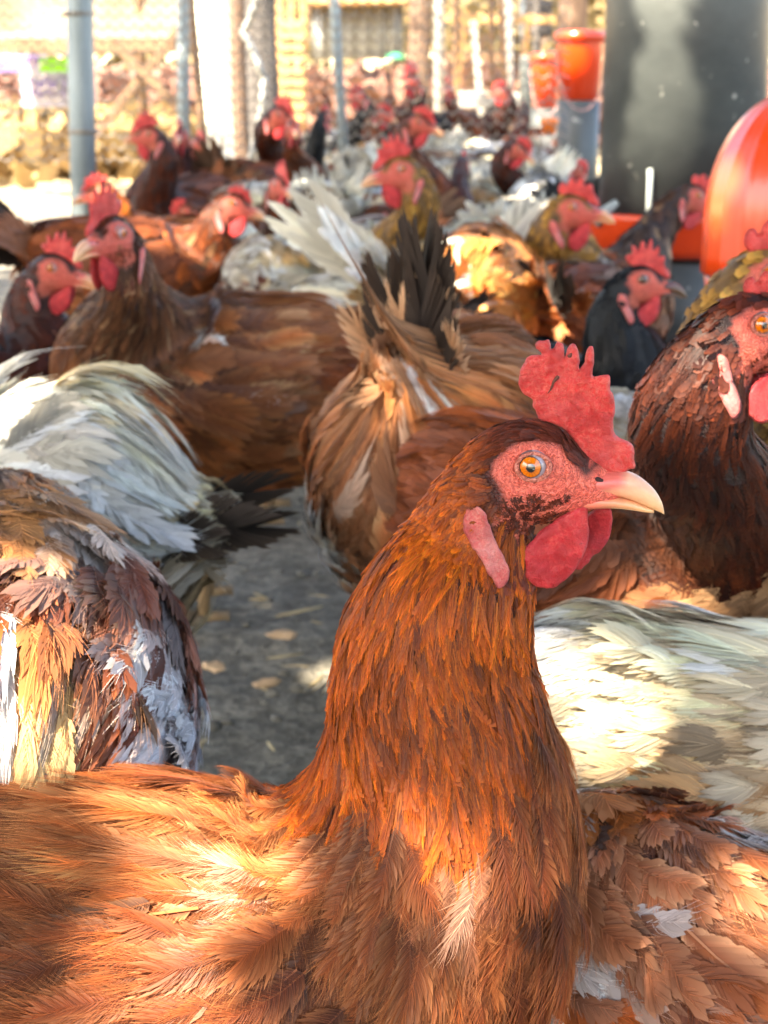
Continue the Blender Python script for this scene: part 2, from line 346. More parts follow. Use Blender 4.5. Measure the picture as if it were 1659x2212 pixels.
def strand_geo(n, L, W, nb, rng, kind, loose, tilt, droop, h0, curve, K=4, reach=1.12):
    L = np.broadcast_to(np.asarray(L, float), (n,))[:, None, None]; W = np.broadcast_to(np.asarray(W, float), (n,))[:, None, None]; tilt = np.broadcast_to(np.asarray(tilt, float), (n,))[:, None, None]; curve = np.broadcast_to(np.asarray(curve, float), (n,))[:, None, None]
    a = np.tile((np.arange(nb) + 0.5) / nb * 0.97 + 0.03, 2)[None, :, None] + rng.normal(0, 0.25 / nb, (n, 2 * nb, 1)); side = np.repeat([-1.0, 1.0], nb)[None, :, None]
    if kind == 'body': pr = np.sin(np.pi * np.clip(a * 0.86 + 0.10, 0, 1)).clip(0) ** 0.55; b0, b1 = 62, 14
    else: pr = np.sin(np.pi * np.clip(a * 0.90 + 0.08, 0, 1)).clip(0) ** 0.8 * (1.15 - 0.4 * a); b0, b1 = 26, 5
    bb = np.radians(b0 + (b1 - b0) * a.clip(0, 1) ** 1.3); beta = bb + rng.normal(0, 0.09 * loose, a.shape); ln = np.minimum(W * pr * reach * (1 + rng.normal(0, 0.15, a.shape)).clip(0.5, 1.5) / np.maximum(np.sin(bb), 0.34), L * 0.6)
    t = np.linspace(0, 1, K)[None, None]; l = a * L + ln * (np.cos(beta) * t + 0.12 * t * t); rc = curve * L * a * a
    w = rc + side * ln * (np.sin(beta) * t - (0.16 + 0.10 * rng.normal(0, 1, a.shape)) * t * t); h = h0 + L * (tilt * np.minimum(l / L, 1.25) - droop * (l / L) ** 2) - 0.22 * W * ((w - rc) / W) ** 2 + rng.normal(0, 1, a.shape) * W * 0.10 * loose * t ** 2 + W * 0.05
    return l, w, h, a + 0 * t, t + 0 * a, rng.normal(0, 1, a.shape) + 0 * t
def curves_obj(name, parts, parent, mat, rad):
    X = np.concatenate([x.reshape(-1, x.shape[-2], 3) for x, c in parts]); Cc = np.concatenate([c.reshape(-1, c.shape[-2], 3) for x, c in parts]); n, K = X.shape[:2]
    hc = bpy.data.hair_curves.new(name); hc.add_curves([K] * n); hc.attributes['position'].data.foreach_set('vector', X.astype(np.float32).ravel())
    r = hc.attributes.get('radius') or hc.attributes.new('radius', 'FLOAT', 'POINT'); r.data.foreach_set('value', np.tile((rad * np.linspace(1, 0.25, K)).astype(np.float32), n))
    q = np.ones((n * K, 4), dtype=np.float32); q[:, :3] = Cc.reshape(-1, 3); a = hc.attributes.new('col', 'FLOAT_COLOR', 'POINT'); a.data.foreach_set('color', q.ravel()); hc.materials.append(mat)
    o = bpy.data.objects.new(name, hc); COL.objects.link(o); o.parent = parent; o['kind'] = 'stuff'; return o
def feather_cols(cb, ct, ce, a, t, jit, isr, rng, var=0.10, shaft=None):
    """cb base colour, ct tip colour, ce edge colour: (n,3)"""
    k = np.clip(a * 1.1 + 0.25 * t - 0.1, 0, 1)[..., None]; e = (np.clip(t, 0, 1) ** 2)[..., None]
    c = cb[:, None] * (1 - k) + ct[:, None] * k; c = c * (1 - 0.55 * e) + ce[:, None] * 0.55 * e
    c = c * (1 + var * jit)[..., None]
    s = (ct * 0.5 + 0.25 * ce)[:, None] if shaft is None else np.broadcast_to(np.array(shaft), (len(cb), 1, 3))
    return np.where(isr[..., None] > 0, s, c).clip(0.002, 0.95)
def on_surface(o, s0, p0, l, w, h, alpha):
    gs, gp, n0 = ev(o, s0, p0, ('gs', 'gp', 'n')); gp = np.maximum(gp, 0.002)
    ca, sa = np.cos(alpha)[:, None], np.sin(alpha)[:, None]
    sgn = -np.sign(np.cos(p0) + 1e-9)[:, None]
    ds = -(l * ca - w * sa) / gs[:, None]; dp = sgn * (l * sa + w * ca) / gp[:, None]
    s = s0[:, None] + ds; G, n = ev(o, s, p0[:, None] + dp)
    over = np.minimum(s - o.s[0], 0)
    k = np.exp(over / 0.045)[..., None]; G = o.C[0] + (G - o.C[0]) * k
    return G + n * h[..., None] * (0.3 + 0.7 * k) + over[..., None] * o.T[0]
def flat_frame(P, t, s, n, l, w, h): return P[:, None] + t[:, None] * l[..., None] + s[:, None] * w[..., None] + n[:, None] * h[..., None]
def merge_feathers(parts):
    V, F, C, off = [], [], [], 0
    for v, f, c in parts:
        n, k = v.shape[:2]; V.append(v.reshape(-1, 3)); C.append(c.reshape(-1, 3))
        F.append((f[None] + (np.arange(n) * k)[:, None, None]).reshape(-1, 3) + off); off += n * k
    V = np.concatenate(V); F = np.concatenate(F); TRI_COUNT[0] += len(F)
    return V, F, np.concatenate(C)

# ------------------------------------------------------------------ head pieces, in centimetres from the eye centre
def zc(pts): return [((x * 0.375 - 249.4) / 57.0, -(y * 0.375 - 298.75) / 57.0) for x, y in pts]
COMB_MAIN = zc([(700, 575), (690, 520), (665, 480), (670, 445), (620, 425), (590, 390), (578, 345), (580, 290), (605, 235), (625, 190), (660, 178), (702, 182), (708, 170), (680, 155), (672, 120), (690, 95), (722, 102), (740, 88), (757, 100), (757, 145), (767, 158), (790, 110), (815, 102), (835, 125), (838, 205), (850, 165), (865, 125), (890, 115), (915, 135), (922, 200), (926, 262), (932, 262), (948, 225), (965, 150), (982, 120), (1002, 130), (1006, 180), (1003, 250), (1003, 300), (1040, 290), (1085, 288), (1105, 300), (1105, 345), (1102, 375), (1125, 400), (1140, 460), (1135, 530), (1130, 590), (1140, 640), (1190, 670), (1240, 690), (1262, 735), (1258, 775), (1270, 840), (1225, 850), (1195, 905), (1120, 880), (1060, 840), (1000, 870), (950, 800), (920, 720), (880, 640), (800, 590)])
COMB_A = [(-1.0, 1.1), (-1.9, 1.9), (-1.9, 2.5), (-1.1, 2.6), (-1.35, 3.5), (-1.0, 3.7), (-0.45, 2.9), (-0.2, 4.1), (0.15, 4.2), (0.45, 3.0), (0.75, 4.4), (1.1, 4.3), (1.25, 2.9), (1.7, 3.7), (2.0, 3.5), (1.95, 2.3), (2.5, 2.6), (2.75, 2.3), (2.6, 1.4), (3.4, 0.7), (3.5, -0.2), (2.6, 0.0), (1.8, 0.6), (0.6, 1.1)]
COMB_B = [(-0.9, 1.0), (-1.5, 1.7), (-1.3, 2.5), (-0.8, 2.7), (-0.5, 2.2), (-0.2, 3.1), (0.3, 3.2), (0.55, 2.4), (0.9, 3.2), (1.4, 3.1), (1.5, 2.2), (2.0, 2.6), (2.5, 2.3), (2.6, 1.5), (3.2, 0.7), (3.4, -0.1), (2.6, 0.0), (1.8, 0.6), (0.6, 1.0)]
WATTLE = zc([(1003, 1030), (1008, 1130), (1018, 1240), (985, 1350), (940, 1440), (880, 1505), (800, 1558), (720, 1545), (650, 1490), (632, 1455), (640, 1430), (628, 1380), (630, 1310), (680, 1260), (740, 1195), (830, 1130), (900, 1080), (960, 1040)])
WATTLE_FAR = zc([(1150, 1090), (1155, 1200), (1140, 1290), (1100, 1370), (1030, 1420), (1010, 1470), (960, 1510), (915, 1495), (905, 1400), (930, 1280), (970, 1180), (1060, 1100)])
LOBE = zc([(310, 1015), (345, 1020), (400, 1035), (430, 1090), (450, 1150), (480, 1230), (520, 1300), (550, 1370), (557, 1420), (540, 1485), (505, 1500), (480, 1460), (440, 1400), (395, 1320), (340, 1240), (300, 1170), (292, 1110), (300, 1060)])
def smooth_poly(P, it=1):
    P = np.array(P)
    for _ in range(it):
        Q = np.roll(P, -1, 0); P = np.stack([0.75 * P + 0.25 * Q, 0.25 * P + 0.75 * Q], 1).reshape(-1, 2)
    return P
def edge_dist(X, P):
    A = P; B = np.roll(P, -1, 0); d = np.full(len(X), 1e9)
    for a, b in zip(A, B):
        ab = b - a; t = np.clip(((X - a) @ ab) / (ab @ ab + 1e-12), 0, 1); d = np.minimum(d, np.linalg.norm(X - a - t[:, None] * ab, axis=1))
    return d
def inside(X, P):
    r = np.zeros(len(X), bool); A = P; B = np.roll(P, -1, 0)
    for a, b in zip(A, B):
        c = (a[1] > X[:, 1]) != (b[1] > X[:, 1]); xi = a[0] + (X[:, 1] - a[1]) * (b[0] - a[0]) / (b[1] - a[1] + 1e-12); r ^= c & (X[:, 0] < xi)
    return r
def flap_mesh(name, poly, step, thick, rim, lump=0.0, bend=None, seed=0, smooth=1):
    """a fleshy lens-like flap with outline poly (x, z) in cm"""
    P = smooth_poly(poly, smooth + (1 if step < 0.1 else 0)); P3 = np.stack([P[:, 0], 0 * P[:, 0], P[:, 1]], 1)
    if step < 0.1: P = P + 0.045 * np.stack([vnoise(P3, 4.0, seed + 20), vnoise(P3, 4.0, seed + 21)], 1) + 0.015 * np.stack([vnoise(P3, 13.0, seed + 22), vnoise(P3, 13.0, seed + 23)], 1)
    lo, hi = P.min(0), P.max(0); rng = np.random.default_rng(seed)
    gx, gz = np.meshgrid(np.arange(lo[0], hi[0], step), np.arange(lo[1], hi[1], step * 0.87), indexing='ij'); gx = gx + (np.arange(gx.shape[1]) % 2)[None] * step / 2
    X = np.stack([gx.ravel(), gz.ravel()], 1) + rng.normal(0, step * 0.08, (gx.size, 2)); X = X[inside(X, P)]; X = X[edge_dist(X, P) > step * 0.45]
    pts = np.concatenate([P, X]); nP = len(P)
    vs_, es_, fs_, *_ = delaunay_2d_cdt([Vector(p) for p in pts], [], [list(range(nP))], 1, 1e-5)
    X2 = np.array([tuple(v) for v in vs_]); F = []
    for f in fs_:
        for k in range(1, len(f) - 1): F.append((f[0], f[k], f[k + 1]))
    F = np.array(F); n = len(X2); d = edge_dist(X2, P); th = thick * np.sqrt(1 - (1 - np.clip(d / rim, 0, 1)) ** 2 + 1e-9); th[d < 1e-4] = 0
    Q = np.stack([X2[:, 0], 0 * d, X2[:, 1]], 1); nz = vnoise(Q, 4.5, seed) * lump + vnoise(Q, 11, seed + 3) * lump * 0.55
    mid = bend(X2[:, 0], X2[:, 1]) if bend else 0 * d
    w = np.clip(d / rim, 0, 1)
    A = np.stack([X2[:, 0], mid + th + nz * w, X2[:, 1]], 1); B = np.stack([X2[:, 0], mid - th + nz * w, X2[:, 1]], 1)
    a, b, c = X2[F[:, 0]], X2[F[:, 1]], X2[F[:, 2]]; cr = (b[:, 0] - a[:, 0]) * (c[:, 1] - a[:, 1]) - (b[:, 1] - a[:, 1]) * (c[:, 0] - a[:, 0])
    F[cr < 0] = F[cr < 0][:, ::-1]
    me = np_mesh(name, np.concatenate([A, B]), np.concatenate([F[:, ::-1], F + n])); bm = bmesh.new(); bm.from_mesh(me); bmesh.ops.remove_doubles(bm, verts=bm.verts, dist=1e-4); bm.to_mesh(me); bm.free()
    me.polygons.foreach_set('use_smooth', [True] * len(me.polygons)); return me
def beak_mesh(name, st, seg, colf, tip=True):
    """st rows: x, ztop, zbot, halfwidth (cm)"""
    st = np.array(st, float); D = catmull(np.stack([st[:, 0], 0 * st[:, 0], (st[:, 1] + st[:, 2]) / 2, (st[:, 1] - st[:, 2]) / 2, st[:, 3]], 1), [4] * (len(st) - 1))
    a = np.linspace(0, 2 * math.pi, seg, endpoint=False); ca, sa = np.cos(a), np.sin(a); sa2 = np.sign(sa) * np.abs(sa) ** 0.85
    V = np.stack([D[:, 0][:, None] + 0 * ca, D[:, 4][:, None].clip(0.004) * ca, D[:, 2][:, None] + D[:, 3][:, None].clip(0.004) * sa2], -1); n = len(D)
    V = V.reshape(-1, 3); V = np.concatenate([V, V[-seg:].mean(0)[None], V[:seg].mean(0)[None]]); i, j = np.meshgrid(np.arange(n - 1), np.arange(seg), indexing='ij'); p = i * seg + j; q = i * seg + (j + 1) % seg
    F = np.concatenate([np.stack([p, q, q + seg], -1).reshape(-1, 3), np.stack([p, q + seg, p + seg], -1).reshape(-1, 3)]); jj = np.arange(seg)
    F = np.concatenate([F, np.stack([(n - 1) * seg + jj, (n - 1) * seg + (jj + 1) % seg, np.full(seg, n * seg)], -1), np.stack([(jj + 1) % seg, jj, np.full(seg, n * seg + 1)], -1)])[:, ::-1]
    return np_mesh(name, V, F, col=colf(V))
UP_ST = [(1.9, -0.55, -1.35, 0.72), (2.6, -0.42, -1.30, 0.66), (3.3, -0.36, -1.38, 0.55), (3.85, -0.45, -1.52, 0.46), (4.4, -0.78, -1.74, 0.34), (4.85, -1.26, -1.93, 0.20), (5.08, -1.72, -2.03, 0.09), (5.14, -1.98, -2.07, 0.02)]
LO_ST = [(1.5, -1.30, -1.85, 0.62), (2.3, -1.27, -1.92, 0.58), (3.2, -1.36, -1.86, 0.46), (3.9, -1.54, -1.92, 0.34), (4.45, -1.76, -2.00, 0.2), (4.75, -1.90, -2.03, 0.06)]
def beak_col(dark):
    def f(V):
        k = np.clip((V[:, 0] - 2.5) / 2.4, 0, 1)[:, None]; up = np.clip((V[:, 2] + 1.5 + 0.32 * (V[:, 0] - 3)) / 0.8, 0, 1)[:, None]
        c = np.array([0.72, 0.19, 0.12]) * (1 - k) ** 1.5 + np.array([0.78, 0.45, 0.20]) * (1 - (1 - k) ** 1.5); c = c * (1 - 0.45 * up) + np.array([0.62, 0.34, 0.27]) * 0.45 * up
        fl = np.clip((3.72 - 1.5 * (1 - up) - V[:, :1]) / 0.35, 0, 1) * (V[:, 2:3] > -1.35 - 0.1 * V[:, :1]); c = c * (1 - fl) + np.array([0.60, 0.12, 0.095]) * fl
        c = c * (1 + 0.15 * vnoise(V * np.array([0.6, 2, 3]), 2.0, 5)[:, None])
        return c * 0.14 + np.array([0.02, 0.02, 0.02]) if dark else c
    return f
def eye_mesh(n, dark):
    """eyeball, outward pole along -y, unit radius; iris and pupil by angle"""
    V = [(0, -1, 0)]; F = []; rings = n; seg = n * 2; 
    for i in range(1, rings + 1):
        t = i / rings * R(88)
        for j in range(seg): a = 2 * math.pi * j / seg; V.append((math.sin(t) * math.cos(a), -math.cos(t) * (1.0 + 0.10 * math.exp(-(t / 0.7) ** 2)), math.sin(t) * math.sin(a)))
    for j in range(seg): F.append((0, 1 + j, 1 + (j + 1) % seg))
    for i in range(rings - 1):
        for j in range(seg):
            a = 1 + i * seg + j; b = 1 + i * seg + (j + 1) % seg; F += [(a, a + seg, b + seg), (a, b + seg, b)]
    V = np.array(V); rr = np.hypot(V[:, 0] + 0.16, V[:, 2] - 0.02); an = np.arctan2(V[:, 2], V[:, 0] + 0.16)
    iris = np.array([0.66, 0.15, 0.004] if not dark else [0.10, 0.03, 0.012]); c = np.tile(iris, (len(V), 1)) * (0.9 + 0.25 * np.sin(an * 23) * np.sin(an * 7 + 1))[:, None]
    c = c * (0.65 + 0.5 * np.clip((rr - 0.2) / 0.35, 0, 1))[:, None]
    c[rr > 0.60] = (0.10, 0.05, 0.03)
    m = rr > 0.67; g = np.clip(1.0 - 0.6 * (V[:, 0] < 0), 0, 1)[:, None] * np.array([0.30, 0.24, 0.26]); c[m] = g[m]
    c[rr < 0.27] = (0.003, 0.003, 0.004)
    return np_mesh('eye', V, np.array(F)[:, ::-1], col=c)
def lid_mesh(seg=64):
    V = []; F = []; m = 10
    for i in range(seg):
        a = 2 * math.pi * i / seg
        for j in range(m):
            b = 2 * math.pi * j / m; rr = 1.0 + 0.17 * math.cos(b) * (1 + 0.25 * math.sin(a * 1 + 2.4))
            V.append((rr * math.cos(a) * 1.08, -0.12 - 0.15 * math.sin(b) + 0.03 * math.sin(9 * a), rr * math.sin(a) * 0.93))
    for i in range(seg):
        for j in range(m): F.append((i * m + j, ((i + 1) % seg) * m + j, ((i + 1) % seg) * m + (j + 1) % m, i * m + (j + 1) % m))
    V = np.array(V); c = np.tile([0.58, 0.20, 0.14], (len(V), 1)) * (1 + 0.15 * vnoise(V, 6, 2))[:, None]
    return np_mesh('eyelid', V, np.array(F), col=c, attrs={'hc': V * 0.6, 'fm': np.ones_like(V)})
HP = {}
def bend_w(sg): return lambda x, z: sg * (0.10 * np.clip(-z - 2.0, 0, 4) + 0.05 * np.sin(2.2 * x + z))
for key, st_, far in (('hi', 0.085, 0), ('mid', 0.28, 1), ('lo', 0.6, 2)):
    HP['comb', 'main', key] = flap_mesh('comb', COMB_MAIN, st_, 0.17, 0.26, 0.06 if not far else 0, lambda x, z: 0.10 * np.sin(1.5 * x + 0.4) * np.clip((z - 1.5) / 3, 0, 1), 1, 1)
    HP['comb', 'a', key] = flap_mesh('comb', COMB_A, max(st_, 0.16), 0.17, 0.30, 0.03 if not far else 0, lambda x, z: 0.18 * np.sin(1.3 * x + 1.0) * np.clip((z - 1.0) / 3, 0, 1), 2, 1)
    HP['comb', 'b', key] = flap_mesh('comb', COMB_B, max(st_, 0.16), 0.16, 0.28, 0.03 if not far else 0, lambda x, z: -0.2 * np.sin(1.1 * x + 0.2) * np.clip((z - 1.0) / 2, 0, 1), 3, 1)
    HP['wattle', 'main', key] = flap_mesh('wattle', WATTLE, st_, 0.11, 0.30, 0.05 if not far else 0, bend_w(-1), 4, 1)
    HP['wattle', 'far', key] = flap_mesh('wattle', WATTLE_FAR, st_, 0.11, 0.30, 0.05 if not far else 0, bend_w(1), 5, 1)
    HP['lobe', key] = flap_mesh('earlobe', [(x + 0.12 * (x + 1.75 + 0.25 * (z + 2.4)), z) for x, z in LOBE], st_, 0.075, 0.30, 0.06 if not far else 0, lambda x, z: 0.10 * np.sin(3.0 * x + 2.2 * z), 6, 1)
    seg = (36, 16, 10)[far]
    for dk in (0, 1):
        HP['up', dk, key] = beak_mesh('upper_beak', UP_ST, seg, beak_col(dk)); HP['low', dk, key] = beak_mesh('lower_beak', LO_ST, seg, beak_col(dk))
        HP['eye', dk, key] = eye_mesh((36, 10, 5)[far], dk)
    HP['lid', key] = lid_mesh((72, 24, 12)[far])
scabs = [flap_mesh('scab', zc([(868, 160), (880, 165), (878, 190), (862, 196), (850, 182)]), 0.05, 0.03, 0.05, 0.01, None, 11, 1), flap_mesh('scab', zc([(795, 290), (815, 305), (800, 330), (782, 358), (765, 385), (750, 412), (758, 380), (778, 340)]), 0.05, 0.03, 0.05, 0.01, None, 12, 1)]
nos = flap_mesh('nostril', [(2.36, -0.62), (2.5, -0.50), (2.8, -0.62), (3.12, -0.80), (3.3, -0.98), (3.2, -1.0), (2.8, -0.88), (2.5, -0.76)], 0.08, 0.05, 0.1, 0, None, 9, 1)
for k, me in HP.items():
    me.materials.append(M[{'comb': 'comb', 'wattle': 'wattle', 'lobe': 'lobe', 'up': 'beak', 'low': 'beak', 'eye': 'eye', 'lid': 'skin'}[k[0]]])
M['scab'] = mat_plain('dry_scab', (0.16, 0.05, 0.03), (0.07, 0.02, 0.015), 0.9, 5)
for q_ in scabs: q_.materials.append(M['scab'])
M['nostril'] = mat_plain('nostril_shade', (0.035, 0.010, 0.008), rough=0.9); nos.materials.append(M['nostril'])  # dark colour stands in for the shade inside the nostril
# stations of the head: x z ry rz (cm)
HEAD_ST = [(-2.3, -3.75, 1.85, 2.70), (-1.75, -1.95, 1.62, 2.10), (-0.95, -0.95, 1.52, 1.95), (0.05, -0.68, 1.42, 2.05), (1.1, -0.82, 1.12, 1.70), (2.0, -0.98, 0.84, 1.18), (2.7, -1.10, 0.60, 0.84), (3.2, -1.20, 0.40, 0.55), (3.5, -1.25, 0.12, 0.18)]
FACE = np.array(zc([(430, 850), (450, 760), (520, 700), (600, 655), (700, 645), (820, 665), (890, 720), (940, 800), (985, 850), (1100, 760), (1300, 800), (1400, 1100), (1160, 1120), (1000, 1150), (900, 1190), (800, 1210), (640, 1270), (560, 1290), (500, 1250), (450, 1170), (430, 1090), (500, 1010), (500, 960), (470, 900)]))
# ------------------------------------------------------------------ the hen builder
BODY_T = [(-0.185, 0.030, 0.008, 0.008), (-0.160, 0.025, 0.034, 0.042), (-0.105, 0.010, 0.060, 0.068), (-0.045, -0.004, 0.068, 0.076), (0.020, -0.002, 0.072, 0.080), (0.068, 0.022, 0.062, 0.072)]
C3 = lambda *c: np.array(c, float)
def sty(neck, body, alt=None, white=-9.0, belly=None, wcol=(0.80, 0.74, 0.66), wscale=14, tail=((0.02, 0.014, 0.01), (0.05, 0.03, 0.02)), wing=None, head=None, neckw=-9.0, speck=0.0, patches=()):
    return dict(neck=neck, body=body, alt=alt or body, white=white, belly=belly or body, wcol=wcol, wscale=wscale, tail=tail, wing=wing or body, head=head or neck, neckw=neckw, speck=speck, patches=patches)
# each colour triple: base of the feather, its middle to tip, its edges
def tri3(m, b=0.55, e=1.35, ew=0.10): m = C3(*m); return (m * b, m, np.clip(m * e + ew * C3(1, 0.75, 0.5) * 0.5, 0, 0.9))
def fcolor(st, zone, P, n, px, py, rng, seed, hx=None):
    N = len(P); z = {'neck': st['neck'], 'body': st['body'], 'head': st['head'], 'wing': st['wing']}[zone]
    A = [np.tile(c, (N, 1)) for c in z]
    if zone in ('body', 'wing'):
        w = np.clip((vnoise(P, 16, seed + 2) + 0.1) * 2.2, 0, 1)[:, None]
        A = [a * (1 - w) + b * w for a, b in zip(A, st['alt'])]
        wb = np.clip(-n[:, 2] * 1.8 - 0.2, 0, 1)[:, None]
        A = [a * (1 - wb) + b * wb for a, b in zip(A, st['belly'])]
    wt = st['neckw'] if zone in ('neck', 'head') else st['white']
    ww = np.clip((vnoise(P, st['wscale'], seed + 5) * 0.7 + vnoise(P, st['wscale'] * 3.3, seed + 6) * 0.45 + wt + rng.normal(0, 0.10, N)) * 5.0, 0, 1)[:, None]
    wc = C3(*st['wcol'])
    A = [a * (1 - ww) + wc * k * ww for a, k in zip(A, (0.8, 1.0, 1.05))]
    if st['speck']:
        sp = (rng.random(N) < st['speck'])[:, None]; A = [np.where(sp, a * 0.5 + C3(0.30, 0.20, 0.12) * k, a) for a, k in zip(A, (0.5, 1.0, 1.6))]
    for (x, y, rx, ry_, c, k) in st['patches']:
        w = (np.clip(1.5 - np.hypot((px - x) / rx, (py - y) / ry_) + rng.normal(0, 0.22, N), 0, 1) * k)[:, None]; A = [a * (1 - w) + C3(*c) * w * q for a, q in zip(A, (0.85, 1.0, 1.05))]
    if zone == 'head' and hx is not None:
        w = np.clip((-hx[:, 0] - 0.6) / 1.6, 0, 1)[:, None]; A = [a * (1 - w) + np.tile(c, (N, 1)) * w for a, c in zip(A, st['neck'])]
    v = (1 + rng.normal(0, 0.22, N))[:, None] * (1 + 0.22 * vnoise(P, 60, seed + 9))[:, None]
    return [np.clip(np.clip(a * v, 0.003, 0.9) ** 1.34 * 1.12, 0.002, 0.84) for a in A]
LODS = dict(hi=dict(nv=96, kb=6, kn=10, kh=12, dens=(17000, 72000, 420000), nb=(22, 10, 4), snb=(58, 34, 8), seg=2),
            near=dict(fs=1.12, nv=56, kb=6, kn=7, kh=6, snb=(18, 11, 0), dens=(9000, 40000, 60000), nb=(12, 7, 3), seg=2),
            mid=dict(nv=32, kb=4, kn=5, kh=3, dens=(3200, 7500, 12000), nb=(7, 5, 2), seg=2, fs=1.3),
            lo=dict(nv=24, kb=4, kn=4, kh=2, dens=(2800, 5000, 7000), nb=(5, 3, 2), seg=2, fs=1.5))
HENS = []; HR = []
def surfD(px, py, hi=9.0):
    best = 9.0
    for root, o, toW in HR:
        x, y, d = proj(toW(o.G.reshape(-1, 3))); m = (np.hypot(x - px, y - py) < 30) & (d > 0.2)
        if m.any(): best = min(best, float(d[m].min()))
    return min(best, hi)
def hen(label, body, heading, sc=1.0, head=None, hyaw=None, hpitch=0.0, lod='mid', st=None, comb='a', tail=(8, 0.13, 50, 1.0), bpitch=0.0, wid=1.0, hgt=1.0, ln=1.0,
        stations=None, neck=None, legs=True, seed=None, wings=True, dark=False, hsc=1.0, group='hens in the pen', loose=1.0, fl=1.0, fden=1.0, head_on=True, combsc=1.0, hackle=None, tlt=0.13, peck=False, rumpf=1.0, fwid=1.0, name='hen', cat='hen', nband=None):
    seed = seed if seed is not None else len(HENS) + 1; rng = np.random.default_rng(seed * 7 + 1); Lp = LODS[lod]; kL = {'hi': 'hi', 'near': 'mid', 'mid': 'mid', 'lo': 'lo'}[lod]
    ps = R(heading); cw = atD(*body)
    if lod in ('mid', 'lo') and cw[2] > (0.27 if peck else 0.235) * sc: cw = np.array([cw[0], cw[1], (0.27 if peck else 0.235) * sc])
    loc = np.array([cw[0], cw[1], 0.0]); Rz = np.array([[math.cos(ps), -math.sin(ps), 0], [math.sin(ps), math.cos(ps), 0], [0, 0, 1]])
    toL = lambda p: Rz.T @ (np.asarray(p) - loc); cz = cw[2]
    root = empty(name, tuple(loc), ps, label, cat, group)
    cb, sb_ = math.cos(R(bpitch)), math.sin(R(bpitch))
    if stations is None:
        S6 = [[(x * cb * ln - z * sb_) * sc, 0, cz + (z * cb + x * ln * sb_) * sc, ry * sc * wid, rz * sc * hgt, 0] for x, z, ry, rz in BODY_T]
    if stations is None:
        for i_, k_ in ((0, 1.8), (1, 1.0), (2, 0.45)): S6[i_][3] *= 1 + (rumpf - 1) * k_; S6[i_][4] *= 1 + (rumpf - 1) * k_
    else: S6 = [[*toL(atY(px, py, Y)), ryp * (Y / FPX) * 1.02, rzp * (Y / FPX) * 1.02, 0] for px, py, rzp, ryp, Y in stations]
    hs = 0.01 * sc * hsc
    if peck: hp = np.array([0.17 * sc, 0, cz + 0.02]); hpitch = 35; hyaw = heading
    elif head is None: hp = np.array([0.150 * sc, 0, cz + 0.165 * sc])
    else: hp = toL(atD(*head))
    hy = 0.0 if hyaw is None else R(hyaw - heading); hy = (hy + math.pi) % (2 * math.pi) - math.pi
    Mh = Matrix.Translation(hp) @ Matrix.Rotation(hy, 4, 'Z') @ Matrix.Rotation(R(hpitch), 4, 'Y') @ Matrix.Scale(hs, 4); Mn = np.array(Mh)
    H9 = [[*(Mn @ np.array([x, 0, z, 1]))[:3], ry * hs, rz * hs, hy] for x, z, ry, rz in HEAD_ST]
    if neck is None:
        P0 = np.array(S6[-1][:3]); P1 = np.array(H9[0][:3]); d = np.linalg.norm(P1 - P0); T0 = np.array([0.50 * cb - 0.5 * sb_, 0, 0.75 + 0.3 * sb_]) * d * 1.1; T1 = (Mn[:3, :3] @ np.array([0.25, 0, 1.0])) / hs * d * 0.9
        N4 = []
        for t in (0.22, 0.44, 0.64, 0.83):
            h = (2 * t**3 - 3 * t**2 + 1, t**3 - 2 * t**2 + t, -2 * t**3 + 3 * t**2, t**3 - t**2); p = h[0] * P0 + h[1] * T0 + h[2] * P1 + h[3] * T1; k = (1 - t) ** 1.55
            N4.append([*p, H9[0][3] + (S6[-1][3] - H9[0][3]) * k, H9[0][4] + (S6[-1][4] - H9[0][4]) * k, hy * t * t])
    else: N4 = [[*toL(atY(px, py, Y)), ryp * (Y / FPX) * 1.02, rzp * (Y / FPX) * 1.02, hy * i / 4] for i, (px, py, rzp, ryp, Y) in enumerate(neck)]
    ST = S6 + N4 + H9; kl = [Lp['kb']] * 5 + [Lp['kn']] * 5 + [Lp['kh']] * 8
    o = build_surf(ST, kl, Lp['nv'], bulge=0.010 * sc, seed=seed)
    toW = lambda P: P @ Rz.T + loc
    # --- visibility of every grid cell
    GW = toW(o.G); nW = o.n @ Rz.T; vw = CAMP - GW; vw /= np.linalg.norm(vw, axis=2)[..., None]; px, py, D = proj(GW)
    mg = 50 + 0.03 * FPX / np.maximum(D, 0.2); vis = ((nW * vw).sum(2) > -0.30) & (D > 0.1) & (px > -mg) & (px < 1659 + mg) & (py > -mg) & (py < 2212 + mg)
    invM = np.array(Mh.inverted()); gl = (np.concatenate([o.G, np.ones(o.G.shape[:2] + (1,))], 2) @ invM.T)[..., :3]
    sS = o.s[:, None] + 0 * px; k5, k10 = o.ks[5], o.ks[10]
    infc = inside(gl[..., [0, 2]].reshape(-1, 2), FACE).reshape(px.shape)
    isface = (sS > o.ks[10]) & (infc | (gl[..., 0] > 2.2) | ((gl[..., 0] > 0.3) & (gl[..., 2] < -2.1) & (gl[..., 2] > -3.4)))
    # --- base body skin
    sk = fcolor(st, 'body', o.G.reshape(-1, 3), o.n.reshape(-1, 3), px.ravel(), py.ravel(), rng, seed)[0].reshape(o.G.shape); nk = fcolor(st, 'neck', o.G.reshape(-1, 3), o.n.reshape(-1, 3), px.ravel(), py.ravel(), rng, seed)[0].reshape(o.G.shape)
    tt = np.clip((sS - k5) / (k10 - k5) * 2.5, 0, 1)[..., None]; cc = (sk * (1 - tt) + nk * tt) * 0.75
    q = gl; fr = np.clip(edge_dist(gl[..., [0, 2]].reshape(-1, 2), FACE).reshape(px.shape) / 0.3, 0, 1)
